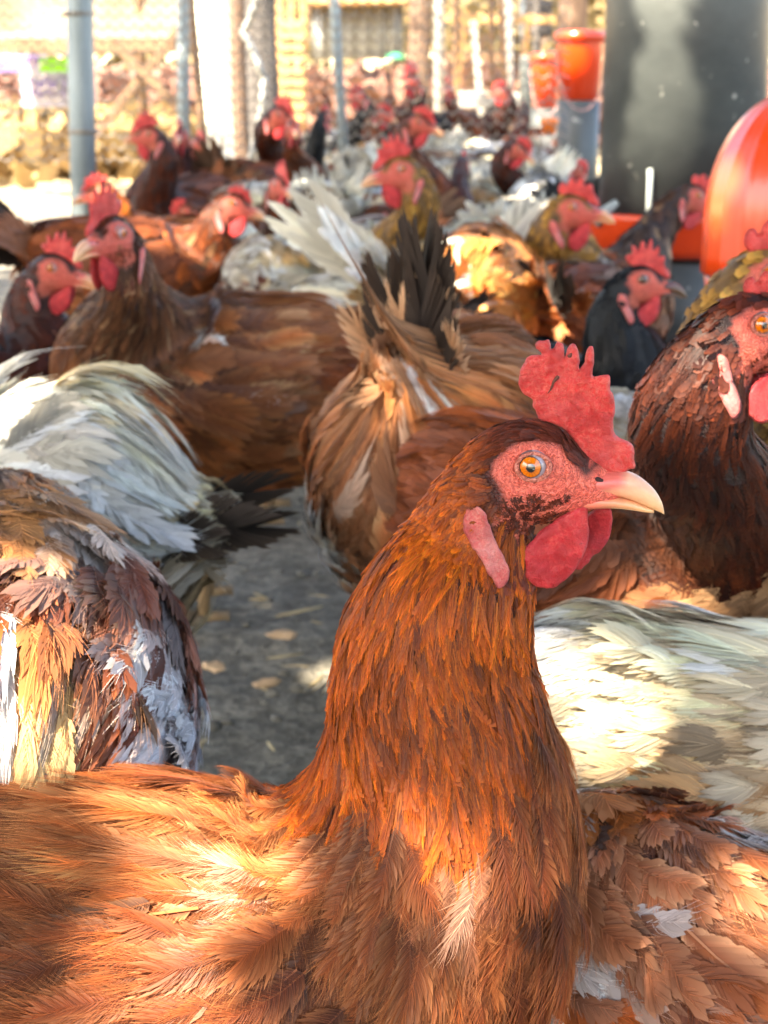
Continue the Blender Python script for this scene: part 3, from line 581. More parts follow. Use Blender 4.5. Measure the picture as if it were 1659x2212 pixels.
    red = C3(0.76, 0.13, 0.085)[None, None] * (1 + 0.10 * vnoise(q, 2.5, seed))[..., None]
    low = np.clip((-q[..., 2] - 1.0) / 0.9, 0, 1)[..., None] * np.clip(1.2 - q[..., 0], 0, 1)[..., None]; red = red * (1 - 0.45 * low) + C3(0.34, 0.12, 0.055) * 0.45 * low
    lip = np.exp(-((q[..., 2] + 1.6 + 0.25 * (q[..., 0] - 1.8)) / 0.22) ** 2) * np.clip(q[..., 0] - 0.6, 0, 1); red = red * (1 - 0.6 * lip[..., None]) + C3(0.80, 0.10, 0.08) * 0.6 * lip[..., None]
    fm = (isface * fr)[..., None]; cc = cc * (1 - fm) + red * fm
    # relief of the bare face: wrinkles below and behind the eye, brow
    if lod in ('hi', 'near'):
        rr = np.hypot(q[..., 0], q[..., 2] * 1.1); wr = np.sin(rr * 17 + 2.6 * vnoise(q, 1.6, 3)) * np.clip((rr - 0.9) / 0.4, 0, 1) * np.clip((3.2 - rr) / 1.2, 0, 1) * np.clip(0.7 - q[..., 2], 0, 1) * (0.5 + 0.5 * vnoise(q, 1.3, 8))
        brow = np.exp(-((q[..., 0] - 0.3) / 1.3) ** 2 - ((q[..., 2] - 0.85) / 0.3) ** 2) * 0.14; pit = -0.30 * np.exp(-(rr / 0.62) ** 2)
        o.G += o.n * ((0.045 * wr + brow + pit + 0.012 * vnoise(q, 9, 4)) * isface * fr * hs * 1.0)[..., None]
    V, F = body_mesh(o, None); cc2 = np.concatenate([cc.reshape(-1, 3), cc[0, :1], C3(0.6, 0.25, 0.2)[None]]); gq = np.concatenate([gl.reshape(-1, 3), np.zeros((2, 3))]); fq = np.concatenate([np.repeat(fm.reshape(-1, 1), 3, 1), [[0, 0, 0], [1, 1, 1]]])
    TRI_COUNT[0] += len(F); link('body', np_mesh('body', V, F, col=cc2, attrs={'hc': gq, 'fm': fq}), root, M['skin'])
    # --- plumage
    area = o.area * vis; parts = []; strands = []
    def pick(wt, dens, lim=60000):
        w = (area * wt).ravel(); A = w.sum(); n = int(min(A * dens * fden / sc**2, lim))
        if n < 2: return None
        idx = rng.choice(w.size, n, p=w / A); i, j = np.divmod(idx, o.nv); i = np.clip(i + rng.random(n) - 0.5, 0, len(o.s) - 1)
        s = np.interp(i, np.arange(len(o.s)), o.s); p = (j + rng.random(n) - 0.5) * 2 * math.pi / o.nv; return s, p
    def batch(zone, wt, dens, nb, Lf, Wf, kind, alpha, tilt, droop, h0, lo=1.0, seg=2, quill=0.00035, sh=None, var=0.10):
        r = pick(wt, dens)
        if r is None: return
        s, p = r; P, n, = ev(o, s, p); n = n / np.linalg.norm(n, axis=1)[:, None]; W_ = toW(P); x, y, d = proj(W_); N = len(s)
        side = np.sign(np.cos(p) + 1e-9)
        fs = Lp.get('fs', 1.0); L = Lf(s) * sc * fl * (0.5 + 0.5 * fs) * np.exp(rng.normal(0, 0.16, N)); Wd = Wf(s) * sc * fl * fs * (fwid if zone != 'neck' else 1) * np.exp(rng.normal(0, 0.14, N))
        al = alpha(s, p, P) + rng.normal(0, 0.16 * lo, N) + 0.45 * lo * vnoise(P, 22 / sc, seed + 11)
        ti = tilt * np.exp(rng.normal(0, 0.35, N)) + 0.10 * lo * vnoise(P, 30 / sc, seed + 12)
        crv = rng.normal(0, 0.10, N); vk = 0.82 if (zone == 'neck' and snb.get('neck')) else 0.9 if (lod == 'hi' and zone != 'head') else 1.0
        l, w, h, Ft, a, t, jit, isr = feather_geo(N, L * vk, Wd * vk, nb, rng, kind, lo, ti, droop, h0 * sc, quill * sc, crv, seg)
        roll = rng.normal(0, 0.22, N)[:, None]; h = h + w * roll
        h = np.maximum(h, -0.001 + 0.15 * h)
        X = on_surface(o, s, p, l, w, h, al); cv = None
        cb_, ct, ce = fcolor(st, zone, P, n @ Rz.T, x, y, rng, seed, (np.concatenate([P, np.ones((N, 1))], 1) @ invM.T)[:, :3])
        if ce_mult != 1: ce = np.clip(ce * ce_mult, 0, 0.9)
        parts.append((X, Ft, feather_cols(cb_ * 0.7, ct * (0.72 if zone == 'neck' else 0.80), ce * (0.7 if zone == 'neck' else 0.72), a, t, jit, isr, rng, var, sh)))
        sn = snb.get(zone, 0)
        if sn:
            K = 4 if lod == 'hi' else 3; l, w, h, a, t, jit = strand_geo(N, L, Wd, sn, rng, kind, lo, ti, droop, h0 * sc, crv, K); h = h + w * roll[..., None]; h = np.maximum(h, 0.0002 + 0.15 * h); q = (N, -1)
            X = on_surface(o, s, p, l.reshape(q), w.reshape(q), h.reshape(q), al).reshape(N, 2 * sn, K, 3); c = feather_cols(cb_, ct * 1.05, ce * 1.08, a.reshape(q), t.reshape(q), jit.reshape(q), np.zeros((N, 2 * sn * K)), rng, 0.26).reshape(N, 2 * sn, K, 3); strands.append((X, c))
    tb = lambda s: np.clip(s / k5, 0, 1); tn = lambda s: np.clip((s - k5) / (k10 - k5), 0, 1)
    flank = lambda s, p, P: 0.30 * np.clip(np.abs(np.cos(p)), 0, 1) * np.clip(1 - tn(s) * 2, 0, 1)
    nb = Lp['nb']; dn = Lp['dens']; sg = Lp['seg']; snb = dict(zip(('body', 'neck', 'head'), Lp.get('snb', (0, 0, 0)))); snb['wing'] = snb['body']; ce_mult = st.get('em', 1)
    if nband is None: nband = 0.16
    ven = np.clip(-np.sin(np.arange(o.nv) * 2 * math.pi / o.nv), 0, 1)[None]; hk = (sS > k5 + (nband + 0.30 * ven) * (k10 - k5)).astype(float)
    if hackle is not None: hk = inside(np.stack([px.ravel(), py.ravel()], 1), np.array(hackle, float)).reshape(px.shape).astype(float) + (sS > o.ks[8]); hk = np.clip(hk, 0, 1)
    wb = (1 - hk) * (sS < k10)
    batch('body', wb, dn[0], nb[0], lambda s: 0.040 + 0.006 * (1 - tb(s)) - 0.020 * tn(s), lambda s: 0.0115 - 0.005 * tn(s), 'body', flank, tlt, 0.03, 0.0005, loose, sg)
    batch('neck', hk * (sS < o.ks[11] + 0.3 * (o.ks[12] - o.ks[11])), dn[1], nb[1], lambda s: 0.048 - 0.031 * tn(s), lambda s: (0.0042 - 0.0025 * tn(s)) * (0.58 if lod == 'near' else 1), 'hackle', lambda s, p, P: 0.0 * s, 0.045 if lod == 'hi' else 0.03, 0.0, 0.0006, loose * 0.7, sg, 0.0003)
    cap = ((sS >= o.ks[10]) & (~isface) & (sS < o.ks[15])).astype(float)
    if lod in ('hi', 'near'): cap = cap * (1 - np.exp(-((gl[..., 0] - 2.0) / 0.7) ** 2 * 0) * 0)
    batch('head', cap, dn[2], nb[2], lambda s: 0.0085 + 0 * s, lambda s: 0.0016 + 0 * s, 'hackle', lambda s, p, P: 0 * s, 0.10, 0.0, 0.0002, 0.7, 2, 0.0)
    if lod in ('hi', 'near'):
        # brown ear tuft behind the eye and sparse bristles on the cheek
        tuft = np.exp(-(((gl[..., 0] + 1.85) / 0.62) ** 2 + ((gl[..., 2] + 0.88) / 0.50) ** 2) * 1.4); tuft = np.where(tuft > 0.25, tuft, 0) * (sS > o.ks[9])
        batch('head', tuft, 900000 if lod == 'hi' else 120000, 5, lambda s: 0.0085 + 0 * s, lambda s: 0.0010 + 0 * s, 'hackle', lambda s, p, P: -0.4 + 0 * s, 0.30, 0.04, 0.0016, 0.9, 2, 0.0)
        chk = (isface & (gl[..., 2] < -1.15) & (gl[..., 0] < 1.6) & (gl[..., 2] > -3.6)).astype(float)
        batch('head', chk, 200000 if lod == 'hi' else 40000, 2, lambda s: 0.0048 + 0 * s, lambda s: 0.0004 + 0 * s, 'hackle', lambda s, p, P: 0.5 + 0 * s, 0.12, 0.0, 0.0001, 0.9, 2, 0.0)
    if strands: curves_obj('feather_barbs', strands, root, M['feather'], 0.000095 if lod == 'hi' else 0.00016)
    strands = []
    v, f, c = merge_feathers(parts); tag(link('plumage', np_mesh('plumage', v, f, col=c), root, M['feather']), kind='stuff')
    # --- wings: a covert layer per wing and its flight feathers
    if wings:
        for sd in (1, -1):
            ph0 = 0.30 if sd > 0 else math.pi - 0.30
            P, n = ev(o, np.array([o.ks[3]]), np.array([ph0])); 
            if (((n[0] @ Rz.T) * (CAMP - toW(P[0]))).sum() < 0): continue
            parts_w = parts; parts = []; strands = []
            dphi = np.angle(np.exp(1j * (np.arange(o.nv) * 2 * math.pi / o.nv - ph0)))
            wgt = np.exp(-(dphi / 0.55) ** 4)[None] * ((sS > o.ks[2] * 0.8) & (sS < o.ks[5])); n0 = len(parts)
            def bw(): batch('wing', wgt, dn[0] * 0.5, nb[0], lambda s: 0.040 + 0 * s, lambda s: 0.012 + 0 * s, 'body', lambda s, p, P: 0.12 + 0 * s, 0.10, 0.02, 0.006, loose * 0.8, sg)
            bw()
            if parts:
                if strands: curves_obj('wing_barbs', strands, root, M['feather'], 0.00011 if lod == 'hi' else 0.00018); strands = []
                v, f, c = merge_feathers(parts); wo_ = link('wing', np_mesh('wing', v, f, col=c), root, M['feather'])
                if lod != 'lo':
                    nfl = 9; ks = np.arange(nfl); s0 = np.linspace(o.ks[4], o.ks[2] * 1.15, nfl); p0 = ph0 + sd * (-0.55 + 0.75 * ks / nfl) * -1 * 1.0
                    l, w, h, Ft, a, t, jit, isr = feather_geo(nfl, 0.105 * sc * (1 - 0.035 * ks[::-1]), 0.014 * sc, {'hi': 60, 'near': 36, 'mid': 14}[lod], rng, 'flight', 0.35, 0.020, 0.0, (0.004 if lod == 'hi' else 0.007) * sc, 0.0006 * sc, 0.06)
                    al = np.full(nfl, 0.12); X = on_surface(o, s0, p0, l, w, h, al); Pw = ev(o, s0, p0)[0]; x, y, d = proj(toW(Pw))
                    cb_, ct, ce = fcolor(st, 'wing', Pw, np.tile([0, 0, 1.0], (nfl, 1)), x, y, rng, seed); cw_ = feather_cols(cb_, ct, ce, a, t, jit, isr, rng, 0.08)
                    for k in range(nfl): TRI_COUNT[0] += len(Ft); link('flight_feather', np_mesh('flight_feather', X[k], Ft, col=cw_[k]), wo_, M['feather'])
            parts = parts_w
    # --- tail: every feather an object
    nt_, tl, elev, spread = tail
    if nt_:
        b = np.array(S6[1][:3]); fwd = np.array(S6[0][:3]) - np.array(S6[2][:3]); fwd /= np.linalg.norm(fwd)
        fan = (np.arange(nt_) - (nt_ - 1) / 2) / max(nt_ / 2, 1); fan = fan + rng.normal(0, 0.06, nt_)
        th = R(elev) * (1 - 0.25 * np.abs(fan)) + rng.normal(0, 0.09, nt_); az = fan * 0.55 * spread
        t_ = np.stack([-np.cos(th) * np.cos(az), np.sin(az) * 1.0, np.sin(th) * np.cos(az)], -1); t_ /= np.linalg.norm(t_, axis=1)[:, None]
        s_ = np.stack([0.25 * np.sign(fan) + 0 * fan, 0.35 + 0 * fan, np.sign(fan) * -0.9 - 0.0 * fan], -1); s_ -= (s_ * t_).sum(1)[:, None] * t_; s_ /= np.linalg.norm(s_, axis=1)[:, None]; n_ = np.cross(t_, s_)
        l, w, h, Ft, a, t, jit, isr = feather_geo(nt_, tl * sc * np.exp(rng.normal(0, 0.10, nt_)), 0.027 * sc, {'hi': 50, 'near': 34, 'mid': 16, 'lo': 8}[lod], rng, 'flight', 0.6, 0.0, 0.06 * np.ones(nt_)[:, None], 0, 0.0009 * sc, rng.normal(0, 0.08, nt_))
        Pb = b + (s_ * 0.0) + np.stack([rng.normal(0, 0.006, nt_), fan * 0.018, rng.normal(0.0, 0.006, nt_)], -1) * sc
        X = flat_frame(Pb, t_, s_, n_, l, w, h); tc = [np.tile(C3(*c), (nt_, 1)) * (1 + rng.normal(0, 0.2, nt_))[:, None] for c in (st['tail'][0], st['tail'][0], st['tail'][1])]
        ct_ = feather_cols(*tc, a, t, jit, isr, rng, 0.12)
        for k in range(nt_): TRI_COUNT[0] += len(Ft); link('tail_feather', np_mesh('tail_feather', X[k], Ft, col=ct_[k]), root, M['feather'])
        if lod != 'lo' and nt_ > 4:
            m2 = 10; fan = (np.arange(m2) - 4.5) / 5 + rng.normal(0, 0.08, m2); th = R(elev) * (0.9 - 0.35 * np.abs(fan)) + rng.normal(0, 0.10, m2); az = fan * 0.8 * spread
            t_ = np.stack([-np.cos(th) * np.cos(az), np.sin(az), np.sin(th) * np.cos(az)], -1); t_ /= np.linalg.norm(t_, axis=1)[:, None]; s_ = np.stack([0.25 * np.sign(fan), 0.5 + 0 * fan, np.sign(fan) * -0.7], -1); s_ -= (s_ * t_).sum(1)[:, None] * t_; s_ /= np.linalg.norm(s_, axis=1)[:, None]; n_ = np.cross(t_, s_)
            l, w, h, Ft, a, t, jit, isr = feather_geo(m2, tl * 0.62 * sc * np.exp(rng.normal(0, 0.15, m2)), 0.021 * sc, {'hi': 30, 'near': 24, 'mid': 12}[lod], rng, 'body', 1.3, 0.0, 0.08, 0, 0.0006 * sc, rng.normal(0, 0.12, m2))
            X = flat_frame(b + np.stack([0.012 + rng.normal(0, 0.006, m2), fan * 0.026, 0.010 + rng.normal(0.0, 0.006, m2)], -1) * sc, t_, s_, n_, l, w, h); bc = [np.tile(c, (m2, 1)) * (1 + rng.normal(0, 0.15, m2))[:, None] for c in st['body']]; ct_ = feather_cols(*bc, a, t, jit, isr, rng, 0.12)
            for k in range(m2): TRI_COUNT[0] += len(Ft); link('tail_covert', np_mesh('tail_covert', X[k], Ft, col=ct_[k]), root, M['feather'])
        if lod != 'lo' and nt_:
            m3 = 10; fan = (np.arange(m3) - 4.5) / 5 + rng.normal(0, 0.10, m3); th = R(-60) + rng.normal(0, 0.35, m3); az = fan * 1.5
            t_ = np.stack([-np.cos(th) * np.cos(az), np.sin(az) * np.cos(th) + 0.2 * fan, np.sin(th)], -1); t_ /= np.linalg.norm(t_, axis=1)[:, None]; s_ = np.stack([0.3 * fan, 1 + 0 * fan, 0.3 * fan], -1); s_ -= (s_ * t_).sum(1)[:, None] * t_; s_ /= np.linalg.norm(s_, axis=1)[:, None]; n_ = np.cross(t_, s_)
            l, w, h, Ft, a, t, jit, isr = feather_geo(m3, 0.036 * sc * np.exp(rng.normal(0, 0.2, m3)), 0.011 * sc, {'hi': 30, 'near': 24, 'mid': 10}[lod], rng, 'body', 1.4, 0.15, 0.20, 0, 0.0004 * sc, rng.normal(0, 0.15, m3))
            r0 = S6[0][3]; X = flat_frame(np.array(S6[0][:3]) + np.stack([0.006 + rng.normal(0, 0.003, m3), fan * r0 * 0.9, r0 * (0.9 - 0.8 * rng.random(m3))], -1), t_, s_, n_, l, w, h); bc = [np.tile(c, (m3, 1)) * (1 + rng.normal(0, 0.18, m3))[:, None] for c in st['belly']]; ct_ = feather_cols(*bc, a, t, jit, isr, rng, 0.12)
            for k in range(m3): TRI_COUNT[0] += len(Ft); link('vent_feather', np_mesh('vent_feather', X[k], Ft, col=ct_[k]), root, M['feather'])
    # --- head pieces
    if head_on:
        dk = int(dark)
        def hp_(nm, me, T): x = link(nm, me, root); x.matrix_local = Mh @ T; return x
        TR = Matrix.Translation
        cm_ = hp_('comb', HP['comb', comb, kL], TR((0.6, 0, 0.9)) @ Matrix.Scale(combsc, 4) @ TR((-0.6, 0, -0.9)) if combsc != 1 else Matrix.Identity(4))
        if comb == 'main':
            for q_, yy in zip(scabs, (-0.16, -0.20)): x = link('scab', q_, cm_); x.matrix_local = TR((0, yy, 0))
        ub = hp_('upper_beak', HP['up', dk, kL], Matrix.Identity(4)); lb = hp_('lower_beak', HP['low', dk, kL], Matrix.Identity(4))
        for sd in (-1, 1):
            w_ = 'main' if sd < 0 else ('far' if comb == 'main' else 'main')
            hp_('wattle', HP['wattle', w_, kL], TR((0, sd * 0.72, 0)) @ Matrix.Rotation(R(-7 * sd), 4, 'Z'))
            hp_('earlobe', HP['lobe', kL], TR((-1.6, sd * 1.83, -1.5)) @ Matrix.Rotation(R(10 * sd), 4, 'Z') @ Matrix.Rotation(R(3 * sd), 4, 'X') @ TR((1.6, 0, 1.5)))
            e = hp_('eye', HP['eye', dk, kL], TR((0.06, sd * 0.92, 0)) @ Matrix.Rotation(R(-6 * sd), 4, 'Z') @ Matrix.Diagonal((0.63, -sd * 0.63, 0.63, 1)))
            if lod != 'lo':
                l_ = link('eyelid', HP['lid', kL], e); l_.matrix_local = TR((0.0, -0.50, 0)) @ Matrix.Diagonal((0.90, 1, 0.88, 1))
                n_o = link('nostril', nos, ub); n_o.matrix_local = TR((0.0, sd * 0.80, 0.0)) @ Matrix.Rotation(R(-5 * sd), 4, 'Z')
    # --- legs
    if legs:
        for sd in (-1, 1):
            y0 = sd * 0.036 * sc; zb = cz - 0.075 * sc; x0 = 0.0 + 0.012 * sd
            if zb < 0.02: continue
            bc = np.clip(st['belly'][1] * 0.9, 0, 1); lc = C3(0.36, 0.25, 0.14)
            m1 = tube_mesh('leg', [(x0 + 0.02 * sc, y0, cz - 0.02 * sc), (x0 + 0.022 * sc, y0, zb + 0.02 * sc), (x0 + 0.006, y0, zb * 0.72)], [0.036 * sc, 0.030 * sc, 0.009], 12, bc)
            link('thigh', m1, root, M['feather'])
            bm = bmesh.new()
            for pts, rr in [([(x0 + 0.006, y0, zb * 0.74), (x0 - 0.004, y0, zb * 0.4), (x0, y0, 0.008)], [0.0075, 0.0055, 0.007])] + [([(x0, y0, 0.010), (x0 + 0.025 * math.cos(a_), y0 + 0.025 * math.sin(a_), 0.009), (x0 + L_ * math.cos(a_), y0 + L_ * math.sin(a_), 0.003)], [0.006, 0.005, 0.002]) for a_, L_ in ((0.0, 0.062), (0.5, 0.052), (-0.5, 0.052), (math.pi, 0.025))]:
                tm = tube_mesh('t', pts, rr, 8, lc); bm.from_mesh(tm); bpy.data.meshes.remove(tm)
            me = bpy.data.meshes.new('shank'); bm.to_mesh(me); bm.free(); me.polygons.foreach_set('use_smooth', [True] * len(me.polygons)); link('shank', me, root, M['leg'])
    HENS.append(root); HR.append((root, o, toW)); return root, o, toW
# ------------------------------------------------------------------ setting: ground
M['mud'] = None
def mat_ground():
    t = NT('pen_ground'); oc = obj_coord(t); n1 = t.noise(oc, 9, 8, 0.7); n2 = t.noise(oc, 60, 5, 0.7); n3 = t.noise(oc, 1.4, 4, 0.6); n4 = t.noise(oc, 26, 3)
    c = t.ramp(n1, [(0.30, (0.14, 0.128, 0.098)), (0.5, (0.29, 0.265, 0.21)), (0.72, (0.42, 0.38, 0.30))])
    c = t.mix(t.ramp(n2, [(0.42, (0.6,) * 3), (0.62, (0, 0, 0))]), c, (0.03, 0.027, 0.02))
    c = t.mix(t.ramp(n4, [(0.66, (0, 0, 0)), (0.70, (0.75,) * 3)]), c, (0.30, 0.27, 0.21))
    sx = t.n('ShaderNodeSeparateXYZ'); t.l(oc, sx.inputs[0]); mr = t.n('ShaderNodeMapRange'); t.l(sx.outputs['Y'], mr.inputs[0]); mr.inputs[1].default_value = 5.6; mr.inputs[2].default_value = 7.2
    sunlit_tone = t.ramp(n3, [(0.3, (0.62, 0.47, 0.24)), (0.7, (0.70, 0.60, 0.38))]); c = t.mix(mr.outputs[0], c, sunlit_tone)  # sunlit look of the ground beyond the pen is put into this yellow
    p = t.n('ShaderNodeBsdfPrincipled'); p.inputs['Roughness'].default_value = 0.85; t.l(c, p.inputs['Base Color'])
    ad = t.n('ShaderNodeMath', operation='ADD'); t.l(n1, ad.inputs[0]); t.l(n2, ad.inputs[1]); t.l(t.bump(ad.outputs[0], 1.0, 0.012), p.inputs['Normal']); t.l(p.outputs[0], t.out.inputs[0]); return t.m
M['ground'] = mat_ground()
gx = np.unique(np.concatenate([np.linspace(-120, -3, 24), np.arange(-3, 3.001, 0.035), np.linspace(3, 120, 24)])); gy = np.unique(np.concatenate([[-40, -20, -8, -3, -1], np.arange(0, 4.0, 0.022), np.linspace(4, 8, 70), np.geomspace(8, 220, 30)]))
X, Y = np.meshgrid(gx, gy, indexing='ij'); P = np.stack([X, Y, 0 * X], -1); near = ((np.abs(X) < 3) & (Y > 0) & (Y < 8)).astype(float)
Z = near * (0.010 * vnoise(P, 5, 1) + 0.006 * vnoise(P, 14, 2) + 0.0045 * vnoise(P, 34, 3) * (Y < 4)) - 0.006
V = np.stack([X, Y, Z], -1).reshape(-1, 3); ny = len(gy); i, j = np.meshgrid(np.arange(len(gx) - 1), np.arange(ny - 1), indexing='ij')
F = np.stack([i * ny + j, (i + 1) * ny + j, (i + 1) * ny + j + 1, i * ny + j + 1], -1).reshape(-1, 4)
tag(link('ground', np_mesh('ground', V, F), None, M['ground']), kind='structure')
# pebbles, clods, straw and dropped down feathers lying on it
rng = np.random.default_rng(5)
def scatter(name, n, xr, yr, smin, smax, flat, mat, seed=1, long=1.0):
    r = np.random.default_rng(seed); b = bmesh.new(); bmesh.ops.create_icosphere(b, subdivisions=1, radius=1); sv = np.array([v.co[:] for v in b.verts]); sf = np.array([[v.index for v in f.verts] for f in b.faces]); b.free()
    y = yr[0] + (yr[1] - yr[0]) * r.random(n) ** 1.4; x = (xr[0] + (xr[1] - xr[0]) * r.random(n)) * np.maximum(y, 1) / 2.5
    s = smin + (smax - smin) * r.random(n) ** 3; a = r.random(n) * 6.28
    S = sv[None] * (1 + 0.25 * r.normal(size=(n, len(sv), 1))) * np.stack([s * long, s, s * flat], -1)[:, None]
    ca, sa = np.cos(a)[:, None], np.sin(a)[:, None]; Q = np.stack([S[..., 0] * ca - S[..., 1] * sa + x[:, None], S[..., 0] * sa + S[..., 1] * ca + y[:, None], S[..., 2] + s[:, None] * flat * 0.4 - 0.003], -1)
    F = (sf[None] + (np.arange(n) * len(sv))[:, None, None]).reshape(-1, 3); return tag(link(name, np_mesh(name, Q.reshape(-1, 3), F), None, mat), kind='stuff')
M['pebble'] = mat_plain('pebble', (0.24, 0.225, 0.19), (0.08, 0.075, 0.06), 0.8, 40); M['straw'] = mat_plain('straw', (0.62, 0.50, 0.28), (0.35, 0.25, 0.12), 0.7, 30)
scatter('gravel', 3000, (-1.2, 1.2), (0.9, 5.5), 0.0015, 0.008, 0.6, M['pebble'], 1)
scatter('straw', 700, (-1.2, 1.2), (0.9, 5.8), 0.0015, 0.004, 0.4, M['straw'], 2, 8.0)
M['woodchip'] = mat_plain('woodchip', (0.60, 0.42, 0.26), (0.40, 0.26, 0.14), 0.7, 60)
for px, py, s, a, lb in [(610, 1370, 0.020, 0.1, 'pale tan wood chip lying on the dark mud left of the front hen'), (575, 1475, 0.016, 0.2, 'low tan wood chip nearest the front hen on the mud'), (460, 1440, 0.015, -0.3, 'small tan chip on the mud beside the dirty white hen'), (540, 1145, 0.013, 0.5, 'small whitish pebble far out on the mud between hens')]:
    p = atZ(px, py, 0.006); bm = bmesh.new(); bmesh.ops.create_icosphere(bm, subdivisions=2, radius=1); r = np.random.default_rng(int(px)); s *= 0.6
    for v in bm.verts: v.co = Vector((v.co.x * s * 1.25, v.co.y * s * 0.7, v.co.z * 0.004)) * (1 + 0.2 * r.normal())
    c = bm_obj('wood_chip' if px != 540 else 'pebble', bm, M['woodchip'] if px != 540 else M['pebble']); c.location = p; c.rotation_euler = (0, 0, a); tag(c, lb, 'wood chip' if px != 540 else 'pebble')

# ------------------------------------------------------------------ pen fence, posts
M['galv'] = mat_plain('galvanised_steel', (0.30, 0.35, 0.37), (0.17, 0.21, 0.23), 0.5, 22, (1, 1, 0.25), 0.1, 0.001, 0.55)
M['wire'] = mat_plain('rusty_wire', (0.30, 0.28, 0.25), (0.18, 0.13, 0.09), 0.5, 50, metal=0.5)
M['bark'] = mat_plain('grey_bark', (0.11, 0.10, 0.095), (0.045, 0.04, 0.036), 0.9, 7, (6, 6, 0.8), 0.8, 0.02)
M['plank'] = mat_plain('weathered_plank', (0.24, 0.14, 0.075), (0.11, 0.065, 0.038), 0.8, 6, (8, 8, 0.7), 0.5, 0.004)
M['pale_wood'] = mat_plain('pale_new_wood', (0.55, 0.33, 0.13), (0.34, 0.18, 0.07), 0.7, 7, (1, 1, 6), 0.3, 0.003)
M['white'] = mat_plain('whitewash', (0.86, 0.83, 0.74), (0.74, 0.70, 0.60), 0.7, 6, bump=0.2)
M['tarp'] = mat_plain('beige_tarpaulin', (0.40, 0.31, 0.21), (0.28, 0.21, 0.14), 0.6, 3, trans=0.35)
def post(label, px0, px1, py0, py1, Y, name='fence_post', rad=None, mat='galv', cat='post', group=None, top=None):
    a = atY(px0, py0, Y); b = atY(px1, py1, Y); d = (b - a) / (b[2] - a[2]); A = a + d * ((top or 1.6) - a[2]); B = a + d * (-0.02 - a[2])
    me = tube_mesh(name, [B, B * 0.7 + A * 0.3, B * 0.3 + A * 0.7, A], rad, 20); o = link(name, me, None, M[mat]); return tag(o, label, cat, group)
def vpost(label, px, w, Y, **k): return post(label, px, px, 0, 300, Y, rad=w / 2 * Y / FPX, **k)
POSTG = 'posts of the pen fence'
p = post('thick galvanised post at the left of the pen', 172, 181, 0, 440, 3.25, rad=27 * 3.3 / FPX, group=POSTG)
for z in (0.40, 0.62):
    q = atY(176, 200, 3.25); lathe('wire_tie', [(0.028, -0.004), (0.032, 0), (0.028, 0.004)], M['wire'], p, 20, loc=(q[0], q[1], z))
post('slim grey post standing right of the diagonal braces', 395, 397, 0, 280, 4.6, rad=13 * 4.7 / FPX, group=POSTG)
post('dark thin post leaning beside the white trunk', 420, 440, 90, 300, 4.9, rad=9 * 4.9 / FPX, group=POSTG, mat='plank')
post('thin galvanised post between tree trunk and rooster', 722, 738, 0, 260, 4.3, rad=10 * 4.4 / FPX, group=POSTG)
# braces as an X of boards
def bar(name, px0, py0, px1, py1, Y, w, d, mat, label=None, cat=None, parent=None, group=None):
    a = Vector(atY(px0, py0, Y)); b = Vector(atY(px1, py1, Y)); m = (a + b) / 2; v = b - a; bm = bmesh.new()
    r = v.to_track_quat('X', 'Z').to_matrix().to_4x4(); box_bm(bm, (0, 0, 0), (v.length, d, w)); bmesh.ops.bevel(bm, geom=list(bm.edges), offset=min(w, d) * 0.08, segments=1, affect='EDGES')
    me = bpy.data.meshes.new(name); bm.to_mesh(me); bm.free(); o = link(name, me, parent, mat); o.matrix_local = Matrix.Translation(m) @ r; return tag(o, label, cat, group)
bar('brace', 240, 85, 388, 235, 5.2, 0.030, 0.03, M['plank'], 'dark wooden brace sloping down right behind the fence', 'brace', group='crossed braces of the shed')
bar('brace', 385, 65, 200, 300, 5.26, 0.028, 0.03, M['plank'], 'dark wooden brace sloping down left behind the fence', 'brace', group='crossed braces of the shed')
# chicken wire: hexagonal cells in a plane behind the first post
def chicken_wire(name, x0, x1, z0, z1, Y, cell, rad, label):
    V, F = [], []; h = cell * 0.5; ry = cell * 0.3
    def seg(a, b):
        a = np.array([a[0], Y, a[1]]); b = np.array([b[0], Y, b[1]]); d = b - a; d /= np.linalg.norm(d); s = np.cross(d, [0, 1, 0]); k = len(V)
        for q in (a, b): V.extend([q + s * rad, q - s * rad * 0.5 + np.array([0, rad, 0]), q - s * rad * 0.5 - np.array([0, rad, 0])])
        for i in range(3): F.append((k + i, k + (i + 1) % 3, k + 3 + (i + 1) % 3, k + 3 + i))
    nx = int((x1 - x0) / cell); nz = int((z1 - z0) / (ry * 3))
    for i in range(nx):
        for j in range(nz):
            cx = x0 + i * cell; cz = z0 + j * ry * 3
            seg((cx, cz), (cx + h, cz + ry * 0.7)); seg((cx + h, cz + ry * 0.7), (cx + cell, cz)); seg((cx, cz), (cx, cz - ry * 0.9)) ; seg((cx + h, cz + ry * 0.7), (cx + h, cz + ry * 2.1)); 
            seg((cx + h, cz + ry * 2.1), (cx + cell, cz + ry * 2.1 + 0.0)) if False else None
    return tag(link(name, np_mesh(name, np.array(V), np.array(F), smooth=False), None, M['wire']), label, 'fence')
f1 = chicken_wire('chicken_wire_fence', -1.10, 0.45, 0.30, 0.80, 3.9, 0.030, 0.0021, 'thin hexagonal chicken wire stretched behind the left galvanised post')

